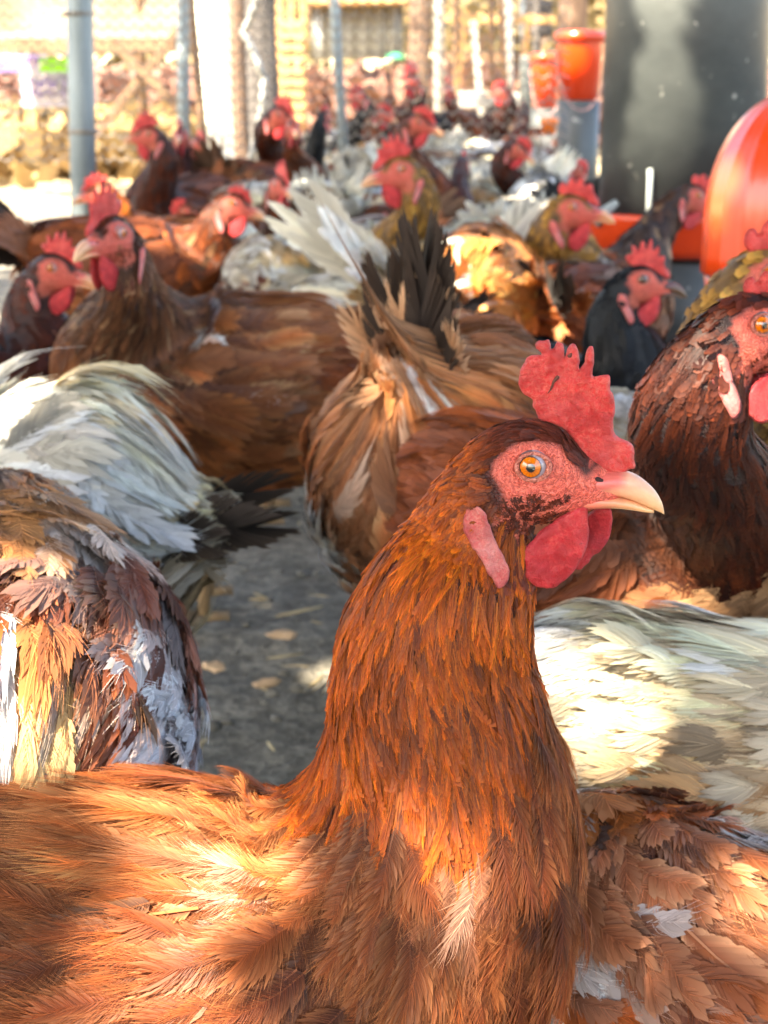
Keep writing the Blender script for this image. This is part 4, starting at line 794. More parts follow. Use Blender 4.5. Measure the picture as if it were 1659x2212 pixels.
# ------------------------------------------------------------------ background objects
b = empty('tarpaulin_shelter', (-1.0, 6.2, 0), 0, 'beige tarpaulin stretched over a wooden beam at top left', 'shelter')
def sheet(name, px0, py0, px1, py1, Y, mat, parent=None, wave=0.03, label=None, cat=None, th=0.006, n=30, seed=0):
    a = atY(px0, py1, Y); c = atY(px1, py0, Y); xs = np.linspace(a[0], c[0], n); zs = np.linspace(a[2], c[2], n); X, Z = np.meshgrid(xs, zs, indexing='ij'); P = np.stack([X, 0 * X, Z], -1); Yv = Y + wave * (vnoise(P, 2.5, seed) + 0.4 * vnoise(P, 8, seed + 1))
    A = np.stack([X, Yv, Z], -1).reshape(-1, 3); B = A + np.array([0, th, 0]); i, j = np.meshgrid(np.arange(n - 1), np.arange(n - 1), indexing='ij'); k = i * n + j; f = np.stack([k, k + n, k + n + 1, k + 1], -1).reshape(-1, 4)
    per = [q * n for q in range(n)] + [(n - 1) * n + q for q in range(1, n)] + [q * n + n - 1 for q in range(n - 2, -1, -1)] + list(range(n - 2, 0, -1)); e = np.array([(per[q], per[(q + 1) % len(per)], per[(q + 1) % len(per)] + n * n, per[q] + n * n) for q in range(len(per))])
    me = np_mesh(name, np.concatenate([A, B]), np.concatenate([f, f[:, ::-1] + n * n, e])); 
    o = link(name, me, parent, mat)
    if parent is not None: o.location = -Vector(parent.location)
    return tag(o, label, cat)
sheet('tarpaulin', -200, -380, 385, 82, 6.2, M['tarp'], b, 0.05)
o = bar('beam', -200, 104, 380, 96, 6.15, 0.05, 0.06, M['plank'], parent=b); o.location -= b.location
for px in (-150, 300):
    a = atY(px, 100, 6.2); me = tube_mesh('pole', [(a[0], 6.25, 0), (a[0], 6.25, 1.6)], 0.02, 12); x = link('pole', me, b, M['plank']); x.location = -b.location
M['purple'] = mat_plain('purple_crate', (0.22, 0.15, 0.36), (0.14, 0.09, 0.26), 0.5, 4); M['green'] = mat_plain('lime_cloth', (0.28, 0.75, 0.02), (0.18, 0.55, 0.02), 0.6, 6)
M['panel'] = mat_plain('white_board', (0.42, 0.40, 0.50), (0.34, 0.32, 0.42), 0.5, 5); M['ink'] = mat_plain('violet_ink', (0.30, 0.22, 0.50), rough=0.5)
# printed sign with violet strokes, on legs
sg = empty('sign_board', tuple(atY(120, 190, 6.6) * [1, 1, 0]), 0, 'white sign board with faded violet lettering left of the thick post', 'sign')
def local(o, par): o.location = Vector(o.location) - Vector(par.location); return o
x = local(bar('board', 45, 188, 205, 188, 6.6, 82 * 6.6 / FPX, 0.02, M['panel'], parent=sg), sg)
for a_, b_, c_, d_ in [(65, 165, 72, 210), (72, 210, 80, 175), (80, 175, 88, 210), (88, 210, 95, 165), (104, 165, 104, 212), (104, 165, 118, 205), (118, 205, 118, 165), (130, 165, 150, 168), (140, 168, 136, 210), (158, 210, 166, 166), (166, 166, 176, 210)]:
    local(bar('letter_stroke', a_, b_, c_, d_, 6.57, 0.008, 0.012, M['ink'], parent=sg), sg)
for px in (70, 170): local(bar('leg', px, 225, px, 330, 6.62, 0.05, 0.05, M['pale_wood'], parent=sg), sg)
bar('lime_cloth', 92, 140, 150, 140, 6.5, 0.05, 0.12, M['green'], 'bright lime green cloth draped over the sign board', 'cloth')
bar('storage_crate', -60, 138, 85, 138, 7.2, 0.07, 0.4, M['purple'], 'purple crate standing behind the white sign at far left', 'crate')
# white washed trunk and grey tree
M['bark_brown'] = mat_plain('brown_bark', (0.19, 0.12, 0.08), (0.08, 0.05, 0.035), 0.9, 7, (6, 6, 0.8), 0.8, 0.02)
def trunk(label, px, w, Y, mat, name='tree', lean=0.0, top=2.6, limbs=2, seed=0, wob=0.02):
    r = np.random.default_rng(seed); a = atY(px, 200, Y); rad = w / 2 * Y / FPX; root = empty(name, (a[0], a[1], 0), 0, label, 'tree', 'trunks behind the pen')
    zs = np.linspace(-0.05, top, 24); pts = [(lean * (z - a[2]) + wob * math.sin(z * 2.3 + seed), wob * math.cos(z * 1.7), z) for z in zs]; rr = rad * (1 + 0.5 * np.exp(-zs * 9) - 0.10 * zs)
    me = tube_mesh('trunk', pts, rr, 28); co = np.empty(len(me.vertices) * 3, dtype=np.float32); me.vertices.foreach_get('co', co); co = co.reshape(-1, 3); ax = np.stack([np.interp(co[:, 2], zs, [p[0] for p in pts]), 0 * co[:, 0], co[:, 2]], 1)
    d = co - ax; d[:, 2] = 0; co = co + d * (0.10 * vnoise(co * [1, 1, 0.3], 22, seed) + 0.07 * vnoise(co * [1, 1, 0.4], 50, seed + 1))[:, None]; me.vertices.foreach_set('co', co.astype(np.float32).ravel()); link('trunk', me, root, mat)
    for k in range(limbs):
        z = top * (0.6 + 0.15 * k); an = r.random() * 6.28; link('limb', tube_mesh('limb', [(lean * z, 0, z), (lean * z + 0.3 * math.cos(an), 0.3 * math.sin(an), z + 0.3), (lean * z + 0.7 * math.cos(an), 0.7 * math.sin(an), z + 0.9)], [rad * 0.5, rad * 0.35, rad * 0.15], 10), root, mat)
    # bare twiggy crown with sparse leaves, well above the frame
    n = 700; c = np.stack([r.normal(0, 0.7, n) + lean * top, r.normal(0, 0.7, n), top + 0.5 + r.random(n) * 1.2], -1); u = r.normal(size=(n, 3)); u /= np.linalg.norm(u, axis=1)[:, None]; v = np.cross(u, r.normal(size=(n, 3))); v /= np.linalg.norm(v, axis=1)[:, None]; s = 0.05
    Q = np.stack([c - u * s, c + v * s * 0.4, c + u * s, c - v * s * 0.4], 1).reshape(-1, 3); tag(link('crown', np_mesh('crown', Q, np.arange(n * 4).reshape(-1, 4), smooth=False), root, M['leaf']), kind='stuff'); return root
M['leaf'] = mat_plain('leaf', (0.075, 0.10, 0.03), (0.04, 0.06, 0.018), 0.5, 12, trans=0.10)
M['gum'] = mat_plain('white_washed_bark', (0.88, 0.84, 0.72), (0.74, 0.68, 0.54), 0.7, 4, (4, 4, 1), 0.5, 0.01)
trunk('broad pale whitewashed trunk glowing in full sun', 468, 84, 7.0, M['gum'], seed=1, wob=0.006)
trunk('dark grey tree trunk with a crumpled plastic strip', 566, 72, 6.0, M['bark'], seed=2, wob=0.01)
trunk('narrow brown trunk directly left of the grey trunk', 522, 34, 5.6, M['bark_brown'], seed=3, wob=0.01)
# crumpled clear plastic strip wound down the grey trunk
M['plastic'] = mat_plain('crumpled_plastic', (0.34, 0.35, 0.33), (0.14, 0.14, 0.13), 0.25, 18, bump=0.6, bdist=0.01)
def ribbon(name, pts, wid, Y, mat, label, cat):
    n = len(pts) * 8; tt = np.linspace(0, 1, n); px = np.interp(tt, np.linspace(0, 1, len(pts)), [p[0] for p in pts]); py = np.interp(tt, np.linspace(0, 1, len(pts)), [p[1] for p in pts]); m = 7; V = []
    for k in range(n):
        c = atY(px[k], py[k], Y)
        for j in range(m): u = j / (m - 1) - 0.5; q = c + np.array([u * wid, 0, 0]); V.append(q + np.array([0, 0.012 * vnoise(q[None], 30, 4)[0] + 0.03 * u * u * 4, 0]))
    F = [(k * m + j, k * m + j + 1, (k + 1) * m + j + 1, (k + 1) * m + j) for k in range(n - 1) for j in range(m - 1)]; o = link(name, np_mesh(name, np.array(V), np.array(F)), None, mat)
    md = o.modifiers.new('thickness', 'SOLIDIFY'); md.thickness = 0.002; return tag(o, label, cat)
ribbon('plastic_strip', [(560, -60), (548, 20), (525, 70), (545, 110), (570, 170), (565, 240), (545, 330), (530, 380)], 0.028, 5.50, M['plastic'], 'crumpled silvery plastic strip hanging against the grey trunk', 'plastic')
# stacked pale pallets
pl = empty('pallet_stack', tuple(atY(632, 150, 7.6) * [1, 1, 0]), 0, 'upright stack of pale orange wooden pallets in sun', 'pallets')
for k in range(9):
    py = 52 + k * 25; local(bar('slat', 598 + 3 * (k % 2), py, 662 - 5 * ((k + 1) % 2), py + 2, 7.55, 15 * 7.6 / FPX, 0.10, M['pale_wood'], parent=pl), pl)
for px in (605, 630, 655): local(bar('bearer', px, -20, px, 275, 7.66, 0.03, 0.06, M['pale_wood'], parent=pl), pl)
# corrugated grey shed
sh = empty('metal_shed', (0, 9.0, 0), 0, 'pale grey corrugated metal shed behind the thin post', 'shed')
def corr(px0, py0, px1, py1, Y, mat, parent, nm='wall'):
    a = atY(px0, py1, Y); c = atY(px1, py0, Y); n = 180; xs = np.linspace(a[0], c[0], n); zs = [max(a[2], 0), c[2]]; yy = Y + 0.012 * np.sin((xs - xs[0]) / 0.076 * 6.28)
    V = np.array([(x, y, z) for z in zs for x, y in zip(xs, yy)] + [(x, y + 0.03, z) for z in zs for x, y in zip(xs, yy)]); F = []
    for k in range(n - 1): F += [(k, k + 1, n + k + 1, n + k), (2 * n + k, 3 * n + k, 3 * n + k + 1, 2 * n + k + 1), (n + k, n + k + 1, 3 * n + k + 1, 3 * n + k), (k, 2 * n + k, 2 * n + k + 1, k + 1)]
    o = link(nm, np_mesh(nm, V, np.array(F)), parent, mat); o.location = -Vector(parent.location); return o
M['shed'] = mat_plain('zinc_sheet', (0.34, 0.36, 0.35), (0.22, 0.24, 0.24), 0.45, 3, (1, 1, 0.3), metal=0.1)
corr(672, 10, 872, 128, 9.0, M['shed'], sh); local(bar('roof', 655, 4, 885, 0, 8.95, 0.05, 0.6, M['pale_wood'], parent=sh), sh)
M['green2'] = mat_plain('green_gutter', (0.05, 0.42, 0.22), rough=0.5); local(bar('gutter', 835, 122, 872, 120, 8.7, 0.03, 0.05, M['green2'], parent=sh), sh)
# clutter of posts and boards under the far roof
rr = np.random.default_rng(11)
trunk('brown trunk rising behind the rooster', 905, 48, 7.8, M['bark_brown'], seed=5, wob=0.01)
trunk('broad brown trunk behind the small orange bucket', 1228, 62, 8.2, M['bark_brown'], seed=6, wob=0.01)
CL = [(948, 22, 'grey', 'plain grey'), (985, 14, 'plank', 'narrow brown'), (1062, 12, 'plank', 'slim brown'), (1098, 20, 'white', 'sunlit white'), (1130, 10, 'galv', 'thin steel'), (1160, 18, 'bark', 'rough grey')]
M['grey'] = mat_plain('grey_board', (0.34, 0.33, 0.31), (0.2, 0.19, 0.17), 0.8, 5, (5, 5, 1))
for k, (px, w, m, nm) in enumerate(CL): vpost(nm + ' upright post in the clutter behind the flock', px, w, 8.4 + 0.15 * k, mat=m, group='uprights of the far shed', name='shed_post', top=1.9)
LEAN = [(1005, 20, 985, 215, 'pale_wood', 'long pale board leaning left behind the red rooster'), (1022, 45, 1040, 250, 'white', 'bleached board leaning right in the far clutter'), (1048, 75, 1008, 190, 'plank', 'short brown board leaning across the far clutter'), (1082, -10, 1092, 210, 'plank', 'brown board standing nearly upright beside the white post'), (1140, 40, 1120, 230, 'pale_wood', 'pale board leaning by the black tube')]
for k, (a_, b_, c_, d_, m, lb) in enumerate(LEAN): bar('leaning_board', a_, b_, c_, d_, 8.0 + 0.1 * k, 0.03, 0.02, M[m], lb, 'board', group='boards leaning in the far shed')
for k, (py, m, lb) in enumerate([(38, 'pale_wood', 'top pale rail crossing behind the posts'), (122, 'plank', 'middle brown rail crossing behind the posts'), (196, 'plank', 'low brown rail crossing behind the posts')]): bar('shed_rail', 955, py, 1200, py + 4, 8.9, 0.045, 0.04, M[m], lb, 'rail', group='rails of the far shed')
bar('feed_trough', 990, 215, 1130, 218, 6.6, 0.06, 0.14, M['grey'], 'long grey trough behind the flock', 'trough')
bar('dark_bin', 1120, 40, 1190, 40, 9.3, 0.2, 0.2, M['bark'], 'dark bin in the shade of the far shed', 'bin')
# low sunlit bank and hedge that close the view
M['scrub'] = mat_plain('dry_scrub', (0.32, 0.25, 0.12), (0.12, 0.10, 0.05), 0.9, 2.2, (1, 1, 1), trans=0.3)
r = np.random.default_rng(21)
def hedge(name, label, x0, x1, Y, z1, n, mat, kind='thing', cat='hedge'):
    c = np.stack([x0 + (x1 - x0) * r.random(n), Y + r.normal(0, 0.5, n), z1 * r.random(n) ** 0.8], -1); u = r.normal(size=(n, 3)); u /= np.linalg.norm(u, axis=1)[:, None]; v = np.cross(u, r.normal(size=(n, 3))); v /= np.linalg.norm(v, axis=1)[:, None]; s = (0.04 + 0.08 * r.random(n))[:, None]
    Q = np.stack([c - u * s, c + v * s * 0.5, c + u * s, c - v * s * 0.5], 1).reshape(-1, 3); o = link(name, np_mesh(name, Q, np.arange(n * 4).reshape(-1, 4), smooth=False), None, mat); return tag(o, label, None, kind='stuff')
M['scrub2'] = mat_plain('straw_scrub', (0.46, 0.34, 0.15), (0.20, 0.12, 0.06), 0.9, 2.0, trans=0.3)
M['scrub3'] = mat_plain('reddish_litter', (0.34, 0.18, 0.13), (0.12, 0.06, 0.045), 0.9, 2.5, trans=0.2)
hedge('dry_scrub', None, -6, 6, 11.5, 1.6, 9000, M['scrub']); hedge('leaf_litter', None, -3.0, 3.4, 9.6, 0.42, 4500, M['scrub3']); hedge('straw_heap', None, -2.2, -1.0, 7.9, 0.26, 1800, M['scrub2'])
M['wallw'] = mat_plain('pale_barn_wall', (0.58, 0.50, 0.34), (0.34, 0.26, 0.16), 0.8, 1.2)
bn = empty('barn', (0, 15, 0), 0, 'long pale sunlit barn far behind the flock', 'building')
corr(-300, -700, 2000, 108, 15.0, M['wallw'], bn)
for k in range(9): px = 80 + 180 * k; local(bar('door_opening' if k % 3 == 1 else 'window', px, 60, px + 60, 60, 14.9, 0.35, 0.05, M['bark_brown'], parent=bn), bn)

# ------------------------------------------------------------------ feeders and drinkers
def mat_gloss(name, base, dark, rough, coat, scale=6, str_=(1, 1, 1)):
    m = mat_plain(name, base, dark, rough, scale, str_, 0.05); p = [n for n in m.node_tree.nodes if n.type == 'BSDF_PRINCIPLED'][0]; p.inputs['Coat Weight'].default_value = coat; p.inputs['Coat Roughness'].default_value = 0.15; return m
M['orange'] = mat_gloss('orange_plastic', (0.80, 0.060, 0.006), (0.66, 0.042, 0.004), 0.3, 0.5)
M['blackp'] = mat_plain('dusty_black_plastic', (0.085, 0.095, 0.092), (0.036, 0.042, 0.043), 0.42, 5, (1, 1, 1.5), 0.1, spots=((0.42, 0.42, 0.38), 42, 0.67))
D1 = 2.42; c1 = atD(1467, 430, D1); fx, fy = c1[0], c1[1]; rb = 172 * D1 / FPX; zt = atD(1467, 452, D1)[2]
fd = empty('tube_feeder', (fx, fy, 0), 0, 'large dark grey tube feeder with a wide orange pan', 'feeder')
lathe('tube', [(0.0, zt - 0.02), (rb, zt - 0.02), (rb, zt + 0.50), (rb * 0.96, zt + 0.505), (rb * 0.95, zt + 0.3), (0, zt + 0.3)], M['blackp'], fd, 72)
rp = 232 * D1 / FPX; lathe('pan', [(0, zt - 0.055), (rp * 0.90, zt - 0.058), (rp * 0.97, zt - 0.045), (rp, zt - 0.008), (rp * 1.015, zt), (rp * 1.0, zt + 0.004), (rp * 0.97, zt - 0.006), (rp * 0.93, zt - 0.04), (0, zt - 0.045)], M['orange'], fd, 72)
lathe('stand', [(0, 0.10), (rp * 0.92, 0.10), (rp * 0.94, zt - 0.066), (0, zt - 0.066)], M['blackp'], fd, 48)
lathe('base_ring', [(rp * 0.85, 0.098), (rp * 1.06, 0.098), (rp * 1.08, 0.135), (rp * 1.02, 0.14), (rp * 0.955, 0.105)], M['orange'], fd, 60)
lathe('foot', [(0, 0), (rp * 0.8, 0), (rp * 0.8, 0.097), (0, 0.097)], M['blackp'], fd, 40)
p0 = atD(1376, 445, D1); cy = rb * math.sqrt(max(0, 1 - ((p0[0] - fx) / rb) ** 2)); M['rod'] = mat_plain('rod_glare_white', (0.45, 0.50, 0.48), rough=0.3)  # white glare on the handle rod is put into this colour
link('rod', tube_mesh('rod', [(p0[0] - fx, -cy - 0.012, zt - 0.02), (p0[0] - fx, -cy - 0.012, zt + 0.055), (p0[0] - fx, -cy - 0.008, zt + 0.066)], 0.004, 10), fd, M['rod'])
link('scoop', tube_mesh('scoop', [(-rb * 1.15, -0.09, zt - 0.01), (-rb * 0.9, -0.10, zt + 0.02)], [0.012, 0.005], 10), fd, M['rod'])
M['bail'] = mat_plain('pink_wire', (0.55, 0.30, 0.27), rough=0.4)
def bucket_feeder(px, D, w, ytop, ybot, zt2_py, label, tw=0.85):
    c = atD(px, ybot, D); r = w / 2 * D / FPX; z0 = c[2]; z1 = atD(px, ytop, D)[2]; root = empty('bucket_feeder', (c[0], c[1], 0), 0, label, 'feeder', 'orange bucket feeders')
    h = z1 - z0; lathe('bucket', [(0, z0), (r * 0.80, z0), (r * 0.97, z1 - 0.03), (r * 0.985, z1 - 0.012), (0, z1 - 0.012)], M['orange'], root, 48); lathe('lid', [(r * 0.99, z1 - 0.024), (r * 1.06, z1 - 0.026), (r * 1.07, z1 - 0.002), (r * 0.95, z1 + 0.004), (0, z1 + 0.006)], M['orange'], root, 48)
    lathe('tube', [(0, 0.06), (r * tw, 0.06), (r * tw, z0 - 0.003), (0, z0 - 0.003)], M['blackp'], root, 40); lathe('pan', [(0, 0.02), (r * 1.3, 0.02), (r * 1.45, 0.08), (r * 1.38, 0.08), (r * 1.2, 0.035), (0, 0.035)], M['orange'], root, 40)
    link('bail', tube_mesh('bail', [(r * 1.02 * math.cos(a), -r * 0.3 - r * 0.9 * math.sin(a), z0 + h * 0.75 - h * 0.9 * math.sin(a)) for a in np.linspace(0, math.pi, 16)], 0.0016, 8), root, M['bail']); return root
bucket_feeder(1250, 4.4, 108, 70, 215, 400, 'orange lidded bucket on a black tube beside the big feeder')
bucket_feeder(1178, 5.4, 70, 118, 232, 300, 'smaller orange bucket half hidden behind the lidded bucket')
c = atD(1137, 170, 5.9); rt = empty('water_drum', (c[0], c[1], 0), 0, 'narrow black drum left of the orange buckets', 'drum'); z1 = atD(1137, 120, 5.9)[2]; lathe('drum', [(0, 0), (0.026, 0), (0.026, z1 - 0.01), (0.024, z1), (0, z1)], M['blackp'], rt, 30); lathe('rim', [(0.0265, z1 - 0.03), (0.029, z1 - 0.025), (0.0265, z1 - 0.02)], M['blackp'], rt, 30)
M['orange2'] = mat_gloss('amber_plastic', (0.92, 0.22, 0.01), (0.8, 0.15, 0.01), 0.3, 0.4)
c = atD(1186, 272, 4.2); tag(lathe('feed_bowl', [(0, -0.022), (0.016, -0.022), (0.024, 0.01), (0.026, 0.02), (0.022, 0.018), (0.014, -0.014), (0, -0.014)], M['orange2'], None, 30, loc=tuple(c)), 'small amber bowl hooked on the black tube below the buckets', 'bowl')
# bell drinker
D2 = 1.75; c2 = atD(1712, 590, D2); rd = 192 * D2 / FPX; z0 = c2[2]; z1 = atD(1712, 190, D2)[2]; hd = z1 - z0
bd = empty('bell_drinker', (c2[0], c2[1], 0), 0, 'glossy orange ribbed bell drinker cut by the right edge', 'drinker')
prof = [(0, z1)] + [(rd * math.sin(a) ** 0.9, z0 + hd * (0.30 + 0.70 * math.cos(a))) for a in np.linspace(0.12, math.pi / 2, 14)] + [(rd * 1.0, z0 + hd * 0.1), (rd * 1.01, z0), (rd * 0.96, z0), (0, z0 + 0.01)]
lathe('dome', prof[::-1], M['orange'], bd, 168, rib=lambda a: 0.016 * np.maximum(0, np.cos(a * 21)) ** 2)
lathe('water_channel', [(rd * 0.5, z0 - 0.03), (rd * 0.93, z0 - 0.03), (rd * 0.98, z0 - 0.005), (rd * 0.96, z0 - 0.005), (rd * 0.90, z0 - 0.022), (rd * 0.5, z0 - 0.022)], M['orange'], bd, 60)
lathe('stem', [(0, 0), (rd * 0.45, 0), (rd * 0.45, z0 - 0.031), (0, z0 - 0.031)], M['blackp'], bd, 40); link('hanger', tube_mesh('hanger', [(0, 0, z1 - 0.01), (0, 0, z1 + 0.06)], 0.008, 12), bd, M['blackp'])
# ------------------------------------------------------------------ plumages
RUST = tri3((0.36, 0.115, 0.028)); RUSTL = tri3((0.47, 0.20, 0.075), 0.6, 1.35, 0.15); CHEST = tri3((0.17, 0.045, 0.016)); CHESTL = tri3((0.30, 0.10, 0.035))
DARKB = tri3((0.10, 0.028, 0.012)); GOLD = tri3((0.52, 0.30, 0.085)); CREAM = tri3((0.78, 0.67, 0.50), 0.75, 1.1); WHITE = tri3((0.84, 0.80, 0.71), 0.8, 1.05); BUFF = tri3((0.58, 0.36, 0.15)); BLACK = tri3((0.004, 0.006, 0.013), 0.7, 1.4, 0.0); TAN = tri3((0.52, 0.34, 0.20), 0.7, 1.2)
HACK = (C3(0.13, 0.026, 0.004), C3(0.46, 0.115, 0.006), C3(0.70, 0.26, 0.025)); CAP = tri3((0.20, 0.045, 0.018), 0.7, 1.3)
GREYB = tri3((0.16, 0.15, 0.15))
ORANGE = tri3((0.62, 0.20, 0.03))
BT = ((0.016, 0.010, 0.008), (0.06, 0.035, 0.022)); BRT = ((0.10, 0.05, 0.03), (0.25, 0.14, 0.08)); WT = ((0.70, 0.66, 0.55), (0.8, 0.76, 0.66))
S = {}
BODYM = (C3(0.19, 0.068, 0.028), C3(0.42, 0.150, 0.044), C3(0.70, 0.40, 0.20)); BODYM2 = (C3(0.13, 0.040, 0.016), C3(0.27, 0.080, 0.022), C3(0.56, 0.26, 0.11))
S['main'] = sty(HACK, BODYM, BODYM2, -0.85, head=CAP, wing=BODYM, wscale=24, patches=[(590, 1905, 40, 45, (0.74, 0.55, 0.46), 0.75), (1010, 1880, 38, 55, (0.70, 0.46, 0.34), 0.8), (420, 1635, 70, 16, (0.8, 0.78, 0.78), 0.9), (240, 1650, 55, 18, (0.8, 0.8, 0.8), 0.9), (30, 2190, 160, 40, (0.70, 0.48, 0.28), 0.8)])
S['right'] = sty((C3(0.05, 0.012, 0.005), C3(0.105, 0.026, 0.008), C3(0.22, 0.065, 0.018)), RUST, CHESTL, -0.5, head=CAP, belly=TAN, patches=[(1430, 1150, 160, 60, (0.22, 0.10, 0.05), 0.6)])
S['chest'] = sty(CHEST, CHESTL, RUST, -0.75, head=DARKB, belly=CHESTL, tail=BRT)
S['brown'] = sty(CHESTL, CHESTL, RUST, -0.50, belly=RUSTL, head=CHEST, tail=BT, speck=0.06)
S['brownw'] = sty(CHESTL, CHESTL, RUSTL, -0.05, belly=CREAM, head=CHEST, tail=BRT)
S['front'] = sty((C3(0.11, 0.038, 0.016), C3(0.22, 0.085, 0.034), C3(0.42, 0.26, 0.15)), (C3(0.15, 0.052, 0.020), C3(0.36, 0.145, 0.050), C3(0.55, 0.29, 0.13)), RUST, -0.70, belly=RUSTL, head=CHEST, speck=0.10, patches=[(425, 735, 18, 14, (0.8, 0.8, 0.8), 1.0), (485, 872, 34, 11, (0.75, 0.7, 0.68), 1.0)])
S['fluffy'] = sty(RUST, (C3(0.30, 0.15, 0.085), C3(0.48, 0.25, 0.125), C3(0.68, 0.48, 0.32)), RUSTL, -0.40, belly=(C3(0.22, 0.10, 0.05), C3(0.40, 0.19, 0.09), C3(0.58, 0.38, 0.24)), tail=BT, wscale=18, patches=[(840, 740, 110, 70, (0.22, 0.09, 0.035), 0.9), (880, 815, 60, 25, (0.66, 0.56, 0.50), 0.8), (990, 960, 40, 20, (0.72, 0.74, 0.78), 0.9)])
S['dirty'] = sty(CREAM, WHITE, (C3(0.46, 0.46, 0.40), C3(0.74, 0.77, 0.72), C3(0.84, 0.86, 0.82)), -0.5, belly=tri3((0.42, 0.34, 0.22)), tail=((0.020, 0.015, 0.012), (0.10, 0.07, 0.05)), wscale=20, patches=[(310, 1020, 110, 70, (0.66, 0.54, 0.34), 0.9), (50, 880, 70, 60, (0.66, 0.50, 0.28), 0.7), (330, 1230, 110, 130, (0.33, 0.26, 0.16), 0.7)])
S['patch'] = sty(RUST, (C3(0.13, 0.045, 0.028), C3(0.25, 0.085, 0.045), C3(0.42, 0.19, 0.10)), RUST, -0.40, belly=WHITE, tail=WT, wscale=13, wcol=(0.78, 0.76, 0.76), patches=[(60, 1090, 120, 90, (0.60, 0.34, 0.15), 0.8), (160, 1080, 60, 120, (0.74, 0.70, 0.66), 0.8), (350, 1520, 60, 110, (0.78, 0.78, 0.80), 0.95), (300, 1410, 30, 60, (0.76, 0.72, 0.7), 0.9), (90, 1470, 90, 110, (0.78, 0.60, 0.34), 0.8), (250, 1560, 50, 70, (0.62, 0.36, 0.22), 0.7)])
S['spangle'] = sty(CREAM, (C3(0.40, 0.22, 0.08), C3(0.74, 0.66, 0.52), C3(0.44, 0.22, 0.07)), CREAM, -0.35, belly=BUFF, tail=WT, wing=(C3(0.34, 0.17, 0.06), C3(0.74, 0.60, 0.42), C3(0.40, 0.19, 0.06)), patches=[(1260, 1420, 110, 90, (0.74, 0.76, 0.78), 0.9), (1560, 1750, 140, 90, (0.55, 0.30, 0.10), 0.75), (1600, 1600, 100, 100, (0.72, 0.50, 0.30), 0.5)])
S['spangle']['em'] = 0.6
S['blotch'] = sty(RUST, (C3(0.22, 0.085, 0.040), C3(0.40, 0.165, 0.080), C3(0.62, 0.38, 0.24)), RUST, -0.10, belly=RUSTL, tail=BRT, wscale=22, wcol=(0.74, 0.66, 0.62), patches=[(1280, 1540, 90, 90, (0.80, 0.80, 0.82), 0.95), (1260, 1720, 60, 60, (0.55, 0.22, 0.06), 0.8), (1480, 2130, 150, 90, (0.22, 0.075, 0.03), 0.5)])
S['gold'] = sty(GOLD, CREAM, (C3(0.5, 0.38, 0.2), C3(0.66, 0.48, 0.26), C3(0.78, 0.66, 0.46)), -0.3, belly=BUFF, tail=WT, head=GOLD)
S['goldhd'] = sty(GOLD, BUFF, CREAM, -0.4, belly=BUFF, tail=WT, head=CHESTL)
S['black'] = sty(BLACK, BLACK, BLACK, -0.9, tail=((0.01, 0.01, 0.012), (0.03, 0.03, 0.04)), belly=BLACK)
S['orange'] = sty(ORANGE, ORANGE, RUSTL, -0.6, belly=RUSTL, tail=BRT, head=CHEST)
S['white'] = sty(CREAM, WHITE, CREAM, -0.2, belly=CREAM, tail=WT)
S['whiteb'] = sty(CHESTL, CREAM, CHESTL, 0.05, belly=CREAM, tail=WT, neckw=-0.3)
S['whitebt'] = sty(CHEST, CREAM, BUFF, 0.05, belly=CREAM, tail=((0.015, 0.012, 0.014), (0.03, 0.025, 0.03)))
S['litorange'] = sty(ORANGE, tri3((0.75, 0.36, 0.12), 0.8, 1.2), ORANGE, -0.4, tail=((0.80, 0.27, 0.06), (0.85, 0.42, 0.16)))  # backlit glow of the rump is put into these plumage colours
S['speckneck'] = sty((C3(0.07, 0.03, 0.018), C3(0.15, 0.065, 0.035), C3(0.34, 0.22, 0.15)), RUST, CHESTL, -0.4, head=CHEST, speck=0.15)
S['grey'] = sty(GREYB, GREYB, WHITE, -0.2, tail=((0.03, 0.03, 0.03), (0.08, 0.08, 0.08)), belly=GREYB)
S['roost'] = sty(CHEST, BLACK, CHESTL, -0.6, tail=BT, head=CHEST)

# ------------------------------------------------------------------ the front hen
Y0 = 0.605; e = atY(1148, 990, Y0); hd_ = (1148, 990, float(proj(e)[2]))
main_st = [(-760, 1900, 60, 60, Y0), (-600, 1960, 360, 280, Y0), (-250, 2060, 470, 400, Y0), (225, 2160, 535, 430, Y0), (600, 2130, 508, 440, Y0), (850, 1975, 430, 395, Y0)]
main_nk = [(938, 1760, 328, 295, Y0), (942, 1570, 250, 225, Y0), (940, 1425, 214, 190, Y0), (972, 1300, 192, 165, Y0)]
yb = float(proj(atY(400, 2150, Y0))[2])
FASTTEST = False
hen('sharp chestnut hen in front with upright red comb and orange eye', (400, 2150, yb), 0, 1.0, hd_, -7, 0, 'hi', S['main'], 'main', tail=(6, 0.13, 35, 1.0), stations=main_st, neck=main_nk, seed=3, loose=1.0, fden=1.35, fl=0.84, hackle=[(1060, 900), (1215, 1270), (1200, 1400), (1150, 1500), (1125, 1620), (1060, 1700), (1000, 1790), (900, 1765), (760, 1745), (640, 1710), (540, 1640), (600, 1500), (650, 1400), (800, 1000)])
G1 = 'hens crowding around the front hen'; G2 = 'hens standing in the middle of the pen'; G3 = 'hens far back in the flock'
hen('dark chestnut hen at right edge with only her eye and earlobe in view', (1340, 1230, 1.02), -42, 1.0, (1632, 692, 0.80), 2, 4, 'near', S['right'], 'b', combsc=0.7, tail=(0, 0, 0, 0), seed=4, group=G1, wid=0.8)
